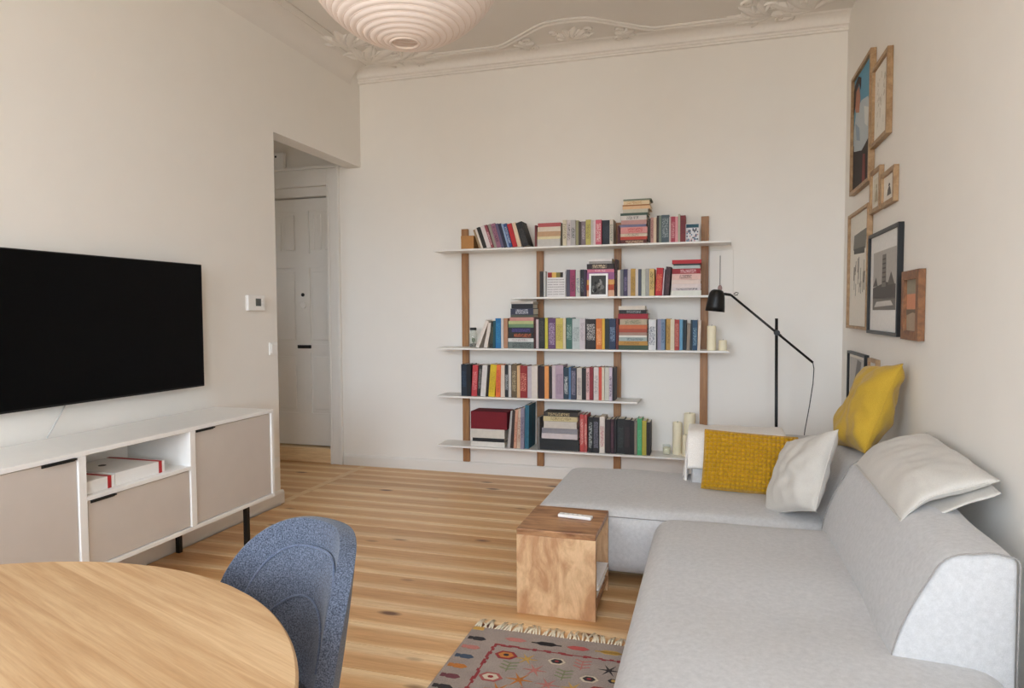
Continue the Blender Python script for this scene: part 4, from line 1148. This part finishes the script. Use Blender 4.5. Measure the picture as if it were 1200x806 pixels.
tag(p, 'plain yellow cushion leaning against the right wall below the pictures', 'cushion')
def drape(q):
    # long cushion bent over the top of the backrest: its front side hangs a little
    d = q.y
    if d < -.03: q.z -= (abs(d) - .03) ** 1.5 * 1.3
    return q
p = pillow('long_cushion', .74, .29, .10, M['linen'], (-.01, -1, -.02), (.93, .0, .33), (.688, 2.70, .752), n=64, seed=13, wrinkle=.014, pinch=.012, fold=drape)
def flap(u, v):
    x = .24 + .145 * u; y = -.14 + .275 * v
    q = drape(Vector((x, y, -.012 - .022 * math.sin(math.pi * v) - .012 * u + .006 * math.sin(9 * v + 2 * u))))
    return (q.x, q.y, q.z)
o = MB().grid(flap, 12, 16).build('case_flap', M['linen'], p, smooth=True)
sm = o.modifiers.new('solid', 'SOLIDIFY'); sm.thickness = .004
tag(p, 'long pale grey cushion lying on top of the sofa backrest', 'cushion')

# throw over the end of the chaise backrest
th_ = empty('throw_blanket', (-.1, 3.9, .6))
inv = Matrix.Translation((.1, -3.9, -.6))
path = [(3.745, .45), (3.768, .50), (3.79, .56), (3.81, .60), (3.838, .625), (3.88, .632), (3.96, .634), (4.04, .632), (4.08, .618), (4.09, .56), (4.092, .47)]
def cloth(u, v):
    k = v * (len(path) - 1); i = min(int(k), len(path) - 2); t = k - i
    y = path[i][0] * (1 - t) + path[i+1][0] * t; z = path[i][1] * (1 - t) + path[i+1][1] * t
    x = -.125 + .50 * u
    w = .012 * fbm(x * 7, y * 7 + z * 7, 2.0) + .004 * math.sin(x * 60)
    return (x, y - abs(w) * .5, z + .006 + w * .5)
o = MB().grid(cloth, 36, 30).build('cloth', M['throw'], None, smooth=True); o.parent = th_; o.matrix_parent_inverse = inv
sm = o.modifiers.new('solid', 'SOLIDIFY'); sm.thickness = .012; sm.offset = 1
def side(u, v):
    y = 3.775 + .30 * u; d = v * (.20 + .015 * math.sin(u * 14))
    ztop = .632 if u > .2 else .56 + .36 * u
    return (-.118 - .018 * math.sin(min(v * 3, 1) * math.pi / 2) - .008 * math.sin(u * 19) * v, y, ztop - d)
o = MB().grid(side, 24, 12).build('hanging_edge', M['throw'], None, smooth=True); o.parent = th_; o.matrix_parent_inverse = inv
sm = o.modifiers.new('solid', 'SOLIDIFY'); sm.thickness = .010
random.seed(21)
mb = MB()
for i in range(22):
    u = i / 21; a = Vector(side(u, 1)); ln = random.uniform(.05, .075)
    mb.tube([a + Vector((0, 0, .004)), a + Vector((random.uniform(-.006, .002), random.uniform(-.005, .005), -ln * .5)), a + Vector((random.uniform(-.012, .002), random.uniform(-.01, .01), -ln))], [.005, .006, .004], 5)
o = mb.build('fringe', M['throw'], None, smooth=True); o.parent = th_; o.matrix_parent_inverse = inv; o['kind'] = 'stuff'
tag(th_, 'white fringed throw blanket draped over the chaise backrest', 'blanket')

# ------------------------------------------------------------------ wooden cube side table
ct = empty('cube_side_table', (-0.632, 2.955, 0))
cw, cd, chh, tk = .172, .183, .372, .027
MB().box(-cw, cw, -cd, cd, chh - tk, chh).build('top', M['mango_top'], ct, bevel=.003)
MB().box(-cw, cw, -cd, -cd + tk, 0, chh - tk).build('front_panel', M['mango'], ct, bevel=.003)
MB().box(-cw, cw, cd - tk, cd, 0, chh - tk).build('rear_panel', M['mango'], ct, bevel=.003)
MB().box(-cw, cw, -cd + tk, cd - tk, .045, .045 + tk).build('shelf', M['mango_top'], ct, bevel=.002)
tag(ct, 'small open cube side table of patchy brown wood beside the chaise', 'side table')
def lying(name, x0, x1, y0, y1, z, t, c, label):
    o = empty(name, ((x0+x1)/2, (y0+y1)/2, z)); a, b = (x1-x0)/2, (y1-y0)/2
    MB().box(-a, a, -b, b, 0, .002).box(-a, a, -b, b, t - .002, t).box(-a, -a + .002, -b, b, .002, t - .002).build('cover', flat(c), o)
    MB().box(-a + .002, a - .003, -b + .003, b - .003, .002, t - .002).build('pages', M['paper'], o)
    return tag(o, label, 'book')
lying('magazine', -.70, -.468, 2.80, 3.09, .0725, .030, (226, 224, 220), 'thick pale magazine lowest in the cube side table')
lying('magazine', -.69, -.474, 2.81, 3.08, .103, .022, (214, 212, 210), 'pale grey magazine in the middle of the pile in the cube table')
lying('magazine', -.68, -.452, 2.80, 3.07, .1255, .024, (232, 230, 228), 'white magazine topmost of the pile in the cube table')
rm = empty('remote_control', (-.588, 2.985, chh), math.radians(-6))
MB().box(-.078, .078, -.018, .018, 0, .014).build('case', M['plastic'], rm, bevel=.004)
for k in range(5): MB().box(-.06 + k * .022, -.05 + k * .022, -.006, .006, .014, .0155).build('button', flat((206, 204, 202)), rm, bevel=.001)
tag(rm, 'slim white remote control on the cube side table', 'remote')

# ------------------------------------------------------------------ kilim rug with fringe
rug = empty('kilim_rug', (-0.2, 2.0, 0))
rx0, rx1, ry0, ry1 = -0.935, 0.20, 1.55, 2.59
def rugmat():
    t = NT('rug_wool'); t.set(Roughness=.95); t.b.inputs['Specular IOR Level'].default_value = .1
    v = t.coords((1, 1, 1))
    n1 = t.n('TexNoise', Scale=260.0, Detail=2.0); n2 = t.n('TexNoise', Scale=14.0, Detail=5.0); t.l(v, n1.inputs['Vector']); t.l(v, n2.inputs['Vector'])
    a = t.ramp(n1.outputs['Fac'], [(.3, rgb(146, 134, 128)), (.7, rgb(178, 167, 160))])
    b = t.ramp(n2.outputs['Fac'], [(.35, (.88, .88, .9, 1)), (.65, (1, 1, 1, 1))])
    t.l(t.mix(1.0, a, b, 'MULTIPLY'), t.b.inputs['Base Color']); t.bump(n1.outputs['Fac'], .4, .001)
    return t.m
def woven(c):
    key = ('yarn',) + tuple(c)
    if key not in M: M[key] = fabric('yarn', rgb(*[max(0, int(x * .86)) for x in c]), rgb(*c), 300)
    return M[key]
def rp(o):
    o.parent = rug; o.matrix_parent_inverse = Matrix.Translation((.2, -2.0, 0)); return o
rp(MB().box(rx0, rx1, ry0, ry1, .0005, .008).build('weave', rugmat(), None, bevel=.002))
motifs = {}
def diamond(x, y, a, b, c, h=0.0):
    motifs.setdefault(c, MB()).add([(x - a, y, h), (x - a*.5, y - b, h), (x + a*.5, y - b, h), (x + a, y, h), (x + a*.5, y + b, h), (x - a*.5, y + b, h)], [tuple(range(6))])
def bar(x0, x1, y0, y1, c):
    motifs.setdefault(c, MB()).add([(x0, y0, 0), (x1, y0, 0), (x1, y1, 0), (x0, y1, 0)], [(0, 1, 2, 3)])
RED, DK, OR, PK, BL, YE, GR, CR, GN = (158, 44, 44), (44, 36, 38), (206, 128, 50), (200, 128, 120), (70, 88, 112), (214, 170, 82), (120, 112, 108), (222, 208, 186), (140, 146, 110)
random.seed(17)
# thin red border line, broken by small steps
x = rx0 + .13
while x < rx1:
    bar(x, x + .016, ry1 - .135 + random.choice((0, .006)), ry1 - .125 + random.choice((0, .006)), (160, 52, 58)); x += .014
yy = ry1 - .13
while yy > ry0 + .15:
    bar(rx0 + .125 + random.choice((0, .006)), rx0 + .136 + random.choice((0, .006)), yy - .016, yy, (160, 52, 58)); yy -= .014
def flower(x, y, s, a, b, c):
    for dx, dy in ((-1, 0), (1, 0), (0, -1), (0, 1)): motif_cross(x + dx * s, y + dy * s * .9, s * .8, a)
    diamond(x, y, s * .5, s * .34, b, .0008)
    for dx, dy in ((-1, 0), (1, 0), (0, -1), (0, 1)): diamond(x + dx * s, y + dy * s * .9, s * .36, s * .26, c, .0008)
def motif_cross(x, y, s, c): diamond(x, y, s, s * .62, c)
def eye(x, y, s, a, b, c):
    diamond(x, y, s, s * .62, a); diamond(x, y, s * .7, s * .42, b, .0005); diamond(x, y, s * .26, s * .17, c, .001)
def spray(x, y, s, c):
    bar(x - s*.06, x + s*.06, y - s*.8, y + s*.8, c)
    for k in (-.55, 0, .55):
        for sg in (-1, 1): motifs.setdefault(c, MB()).add([(x, y + k*s, 0), (x + sg*s*.8, y + k*s + s*.32, 0), (x + sg*s*.7, y + k*s + s*.44, 0), (x, y + k*s + s*.16, 0)], [(0, 1, 2, 3)])
def star(x, y, s, c):
    for i in range(6):
        q = i * math.pi / 3; ca, sa = math.cos(q), math.sin(q)
        motifs.setdefault(c, MB()).add([(x + ca*s*.2 - sa*s*.1, y + sa*s*.2 + ca*s*.1, 0), (x + ca*s*.2 + sa*s*.1, y + sa*s*.2 - ca*s*.1, 0), (x + ca*s, y + sa*s, 0)], [(0, 1, 2)])
    diamond(x, y, s*.3, s*.24, c)
cols_ = [-.745 + .098 * i for i in range(10)]
kinds = [lambda x, y: eye(x, y, .045, RED, OR, DK), lambda x, y: star(x, y, .045, PK), lambda x, y: eye(x, y, .045, (176, 92, 88), CR, RED), lambda x, y: spray(x, y, .04, PK),
         lambda x, y: flower(x, y, .026, DK, CR, YE), lambda x, y: star(x, y, .042, YE), lambda x, y: eye(x, y, .05, DK, CR, YE), lambda x, y: spray(x, y, .04, GN), lambda x, y: star(x, y, .04, DK),
         lambda x, y: star(x, y, .05, OR), lambda x, y: eye(x, y, .034, CR, DK, RED), lambda x, y: spray(x, y, .045, (180, 72, 76))]
kk = 0
for r_ in range(11):
    y = ry1 - .195 - r_ * .078
    for i, x in enumerate(cols_):
        xx = x + (.049 if r_ % 2 else 0) + random.uniform(-.01, .01)
        if xx < rx0 + .175 or xx > rx1 - .05: continue
        kinds[(i * 5 + r_ * 7 + (r_ * i) % 3) % len(kinds)](xx, y + random.uniform(-.008, .008))
for i in range(9):   # motifs in the border bands
    x = rx0 + .2 + i * .125; 
    c = (PK, DK, (196, 84, 80), YE)[i % 4]; diamond(x, ry1 - .07, .045, .014, c); bar(x - .06, x + .06, ry1 - .074, ry1 - .068, c) if i % 2 else None
for i in range(13):
    y = ry1 - .1 - i * .072; c = (DK, PK, BL, OR, (120, 60, 70))[i % 5]; diamond(rx0 + .055, y, .032, .014, c); 
    bar(rx0 + .012, rx0 + .03, y - .01, y + .012, c)
bar(rx0 + .004, rx0 + .05, ry1 - .03, ry1 - .004, YE)
for c, mb in motifs.items():
    mb.v = [(a, b, .0088 + h) for a, b, h in mb.v]
    o = rp(mb.build('woven_motif', woven(c), None)); sm = o.modifiers.new('solid', 'SOLIDIFY'); sm.thickness = .0009; sm.offset = 0
    o['kind'] = 'stuff'
mb = MB(); random.seed(2); x = rx0 + .004
while x < rx1:
    ln = random.uniform(.055, .085); dx = random.uniform(-.03, .022)
    for q in range(3):
        e = random.uniform(-.008, .008)
        mb.tube([(x, ry1 - .004, .006), (x + dx*.3 + e*.4, ry1 + ln*.4, .008), (x + dx + e, ry1 + ln, .003)], [.0032, .0038, .002], 5)
    x += .0125
o = rp(mb.build('fringe', woven((246, 234, 208)), None, smooth=True)); o['kind'] = 'stuff'
tag(rug, 'grey patterned kilim rug with cream fringe on the plank floor', 'rug')

# ------------------------------------------------------------------ round dining table
TC = Vector((-1.174, .491)); TR_ = .691; TZ = .75
dt = empty('round_dining_table', (TC.x, TC.y, 0))
ga = math.radians(-20)
n_st = 12; sw_ = 2 * TR_ / n_st
edges = [-TR_ + .0004, -.58, -.47, -.36, -.25, -.14, -.03, .085, .20, .31, .42, .53, .62, TR_ - .0004]
for a, b in zip(edges[:-1], edges[1:]):
    def sect(zz, r):
        pts = []
        aa, bb = max(min(a, r*.9999), -r*.9999), max(min(b, r*.9999), -r*.9999)
        for i in range(17):
            v = aa + (bb - aa) * i / 16; pts.append((math.sqrt(max(r*r - v*v, 0)), v, zz))
        for i in range(17):
            v = bb + (aa - bb) * i / 16; pts.append((-math.sqrt(max(r*r - v*v, 0)), v, zz))
        return pts
    mid = (a + b) / 2
    secs = [sect(-.03, TR_ - .016), sect(-.022, TR_ - .006), sect(-.012, TR_ - .001), sect(-.006, TR_), sect(-.002, TR_ - .002), sect(0, TR_ - .005)]
    mb = MB().loft([[(x, v - mid, z) for x, v, z in s_] for s_ in secs])
    o = mb.build('stave', M['oak'], dt, auto=30)
    o.matrix_local = Matrix.Translation((0, 0, TZ)) @ Matrix.Rotation(ga, 4, 'Z') @ Matrix.Translation((0, mid, 0))
MB().lathe([(0, TZ - .031), (.33, TZ - .031), (.33, TZ - .05), (0, TZ - .05)], 32).build('underframe', M['oak'], dt)
MB().lathe([(.05, .02), (.045, .1), (.045, TZ - .05)], 24).build('column', M['black'], dt, auto=40)
MB().lathe([(0, 0), (.32, 0), (.32, .012), (.06, .022), (0, .022)], 40).build('foot_plate', M['black'], dt, auto=40)
tag(dt, 'round oak dining table in the left foreground', 'table')

# ------------------------------------------------------------------ upholstered dining chair
ch = empty('dining_chair', (-.905, 1.235, 0), 0)
fd = Vector((TC.x + .905, TC.y - 1.235)).normalized()         # the way the chair faces
ch.rotation_euler = (0, 0, math.atan2(fd.y, fd.x) + math.pi / 2)   # local -y is forward
HW = .196
def ztop(u): return .60 + .222 * max(0, 1 - abs(u) ** 3.6) ** (1 / 2.0)
def chair_pt(u, v, off=0.0):
    z = .40 + (ztop(u) - .40) * v
    t = (z - .40) / .45
    w = HW * (.88 + .12 * math.sin(min(t * 1.4, 1) * math.pi / 2))
    x = u * w
    y = .075 * t + .06 - .13 * abs(u) ** 2.2 - off
    return Vector((x, y, z))
def us(i, n): return math.sin((i / n - .5) * math.pi)
nu, nv = 40, 24
mb = MB(); vs = [chair_pt(us(i, nu), j / nv) for j in range(nv + 1) for i in range(nu + 1)]
mb.add(vs, [(j*(nu+1)+i, j*(nu+1)+i+1, (j+1)*(nu+1)+i+1, (j+1)*(nu+1)+i) for j in range(nv) for i in range(nu)])
bk = mb.build('backrest', M['denim'], ch, smooth=True, fix=False)
sm = bk.modifiers.new('solid', 'SOLIDIFY'); sm.thickness = .036; sm.offset = -1; sm.use_even_offset = False
bv = bk.modifiers.new('round', 'BEVEL'); bv.width = .018; bv.segments = 4; bv.limit_method = 'ANGLE'; bv.angle_limit = math.radians(50)
# raised inner pad of the backrest
def pad_pt(u, v):
    k = .80; uu = u * k
    z0 = .42; zt = .40 + (ztop(u) - .40) * .86
    z = z0 + (zt - z0) * v
    e = min(1, 6 * (1 - abs(u)), 6 * (1 - v)) ; e = max(e, 0) ** .5
    vv = (z - .40) / (ztop(uu) - .40)
    return chair_pt(uu, vv, .002 + .016 * e)
mb = MB(); vs = [pad_pt(us(i, 36), j / 22) for j in range(23) for i in range(37)]
mb.add(vs, [(j*37+i, j*37+i+1, (j+1)*37+i+1, (j+1)*37+i) for j in range(22) for i in range(36)])
mb.build('back_pad', M['denim'], bk, smooth=True, fix=False)
rim = [pad_pt(-1, j / 14) for j in range(15)] + [pad_pt(us(i, 36), 1) for i in range(1, 36)] + [pad_pt(1, 1 - j / 14) for j in range(15)]
MB().tube([p_ - Vector((0, .003, 0)) for p_ in rim], .0035, 6).build('pad_seam', M['denim_seam'], bk, smooth=True)
def lum(u, v): return chair_pt(u * .70, v, .021)
arc = [lum(-1 + 2*i/24, .40 + .22 * (1 - (-1 + 2*i/24) ** 2)) for i in range(25)]
MB().tube(arc, .003, 6).build('pad_seam', M['denim_seam'], bk, smooth=True)
MB().rbox(-.225, .225, -.40, .03, .40, .475, .035, (10, 10, 2), lambda x, y, z: (x, y, z + .015 * (1 - (x/.225)**2)), 4).build('seat', M['denim'], ch, smooth=True)
for sx in (-1, 1):
    for yy, dy in ((-.33, -.05), (.0, .06)):
        MB().tube([(sx * .15, yy, .41), (sx * .2, yy + dy, 0)], [.013, .009], 10).build('leg', M['black'], ch, smooth=True)
tag(ch, 'blue grey felt dining chair pushed up to the round table', 'chair')

# ------------------------------------------------------------------ pictures on the right wall
def picture(label, y_far, y_near, z0, z1, fw, fd_, fmat, mat_w, paint, paper=(226, 220, 208), tilt=0):
    """local x runs along the wall from the far edge to the near edge, local y up, local z into the room"""
    w = y_far - y_near; h = z1 - z0
    o = empty('framed_picture', (XR - .001, y_far, z0))
    o.matrix_world = Matrix(((0, 0, -1, XR - .001), (-1, 0, 0, y_far), (0, 1, 0, z0), (0, 0, 0, 1)))
    for a, b, c, d in ((0, fw, 0, h), (w - fw, w, 0, h), (fw, w - fw, 0, fw), (fw, w - fw, h - fw, h)):
        MB().box(a, b, c, d, 0, fd_).build('frame_bar', fmat, o, bevel=.0015)
    bk_ = MB().box(fw, w - fw, fw, h - fw, .001, fd_ * .45).build('mount', flat(paper), o)
    def shape(pts, c, lv=1, name='print_shape'):
        zz = fd_ * .45 + .0006 * lv
        ix = lambda t: fw + mat_w + (w - 2*fw - 2*mat_w) * t
        iy = lambda t: fw + mat_w + (h - 2*fw - 2*mat_w) * t
        P_ = [(ix(a), iy(b)) for a, b in pts]
        MB().loft([[(a, b, zz - .0006) for a, b in P_], [(a, b, zz) for a, b in P_]]).build(name, flat(c), bk_)
    paint(shape)
    tag(o, label, 'picture', 'framed pictures on the right wall')
def rect(a, b, c, d): return [(a, c), (b, c), (b, d), (a, d)]
def paint_person(s):
    s(rect(0, 1, 0, 1), (92, 150, 176), 1)
    s([(0, .0), (1, 0), (1, .34), (.7, .40), (.3, .36), (0, .42)], (38, 26, 24), 2)
    s([(.05, .36), (.5, .30), (.95, .36), (.98, .55), (.8, .70), (.45, .74), (.15, .70), (.02, .55)], (176, 186, 190), 3)
    s([(.12, .60), (.35, .52), (.4, .40), (.2, .44)], (140, 156, 172), 4); s([(.6, .66), (.85, .6), (.8, .45), (.66, .5)], (206, 208, 204), 4)
    s([(.12, .70), (.32, .66), (.38, .78), (.30, .90), (.14, .88), (.06, .78)], (170, 116, 92), 4)
    s([(.0, .70), (.10, .76), (.14, .88), (.30, .92), (.40, .84), (.42, .94), (.25, .99), (.05, .95), (0, .9)], (44, 28, 24), 5)
    s([(.55, .0), (.72, 0), (.70, .24), (.58, .26)], (120, 52, 46), 4)
def paint_sketch(seed, c=(178, 168, 152), n=26):
    def f(s):
        random.seed(seed)
        for i in range(n):
            x, y = random.uniform(.15, .8), random.uniform(.15, .85); a = random.uniform(-.8, .8); l_ = random.uniform(.04, .14)
            s([(x, y), (x + l_*math.sin(a), y + l_*math.cos(a)), (x + l_*math.sin(a) + .016, y + l_*math.cos(a)), (x + .016, y)], c, 1 + i * .1)
    return f
def paint_little(c1, c2):
    def f(s):
        s(rect(.1, .9, .1, .9), c1, 1); s([(.3, .15), (.7, .15), (.62, .45), (.5, .6), (.36, .42)], c2, 2); s([(.42, .58), (.58, .58), (.56, .7), (.44, .7)], c2, 2)
    return f
def paint_tall(s):
    s([(.15, .70), (.85, .68), (.9, .86), (.2, .84)], (120, 118, 110), 1); s([(.2, .66), (.8, .64), (.8, .70), (.2, .71)], (86, 84, 78), 2)
    random.seed(8)
    for i in range(16):
        x = random.uniform(.15, .8); y0 = random.uniform(.25, .5); y1 = y0 + random.uniform(.08, .22)
        s([(x, y0), (x + .03, y0), (x + .05, y1), (x + .02, y1)], (150, 146, 136) if i % 2 else (110, 106, 98), 1 + .1 * i)
def paint_tower(s):
    s(rect(.02, .98, .14, .92), (176, 172, 166), 1)
    s(rect(.02, .98, .14, .30), (120, 116, 110), 2); s([(.02, .30), (.98, .28), (.98, .46), (.6, .50), (.02, .44)], (88, 84, 80), 2)
    s([(.42, .44), (.60, .44), (.585, .86), (.44, .86)], (122, 118, 112), 3)
    for k in range(6): s(rect(.445, .575, .50 + k * .058, .518 + k * .058), (84, 80, 76), 4)
    s([(.02, .46), (.16, .58), (.24, .46)], (100, 96, 92), 3); s([(.66, .46), (.80, .62), (.94, .46)], (104, 100, 94), 3)
    s([(.1, .18), (.9, .20), (.8, .26), (.2, .25)], (196, 192, 186), 3)
def paint_sunset(s):
    s(rect(0, 1, 0, 1), (168, 150, 130), 1); s(rect(0, 1, .42, .72), (206, 142, 110), 2); s(rect(0, 1, .72, 1), (150, 142, 124), 2); s([(0, .3), (.5, .36), (1, .32), (1, .42), (0, .42)], (120, 104, 88), 3)
def paint_grey(s):
    s(rect(0, 1, 0, 1), (186, 182, 176), 1); s([(.1, 0), (.45, 0), (.75, .95), (.5, .98)], (124, 120, 116), 2); s([(.55, .1), (.8, .1), (.95, .7), (.8, .75)], (216, 212, 206), 2)
picture('large portrait picture with blue ground in a wooden frame, top of the wall group', 4.82, 4.265, 2.03, 2.765, .022, .032, M['frame_wood'], 0, paint_person)
picture('pale sketch in a light wooden frame right of the blue portrait', 4.247, 3.885, 2.20, 2.635, .022, .028, M['frame_wood'], .01, paint_sketch(1))
picture('tiny pale print in a wooden frame, left of two small ones', 4.268, 4.03, 1.838, 2.072, .022, .024, M['frame_wood'], .01, paint_little((212, 204, 186), (164, 150, 124)))
picture('tiny print with dark figure in a wooden frame, right of two small ones', 4.005, 3.728, 1.834, 2.012, .024, .024, M['frame_wood'], .012, paint_little((222, 216, 204), (96, 90, 84)))
picture('tall grey brush drawing in a thin wooden frame', 4.86, 4.272, 1.19, 1.91, .018, .030, M['frame_wood'], .02, paint_tall)
picture('black framed black and white print of a tower', 4.262, 3.61, 1.175, 1.72, .018, .026, M['black'], .055, paint_tower, (226, 224, 220))
picture('small orange landscape in a broad brown wooden frame', 3.525, 3.252, 1.17, 1.478, .04, .028, M['frame_brown'], 0, paint_sunset)
picture('black framed grey abstract print half hidden by the yellow cushion', 4.826, 4.30, .655, 1.045, .016, .026, M['black'], .02, paint_grey)
picture('small narrow print in a pale frame just behind the yellow cushion', 4.238, 4.03, .80, 1.036, .02, .022, M['frame_wood'], .012, paint_little((206, 198, 182), (150, 140, 128)))
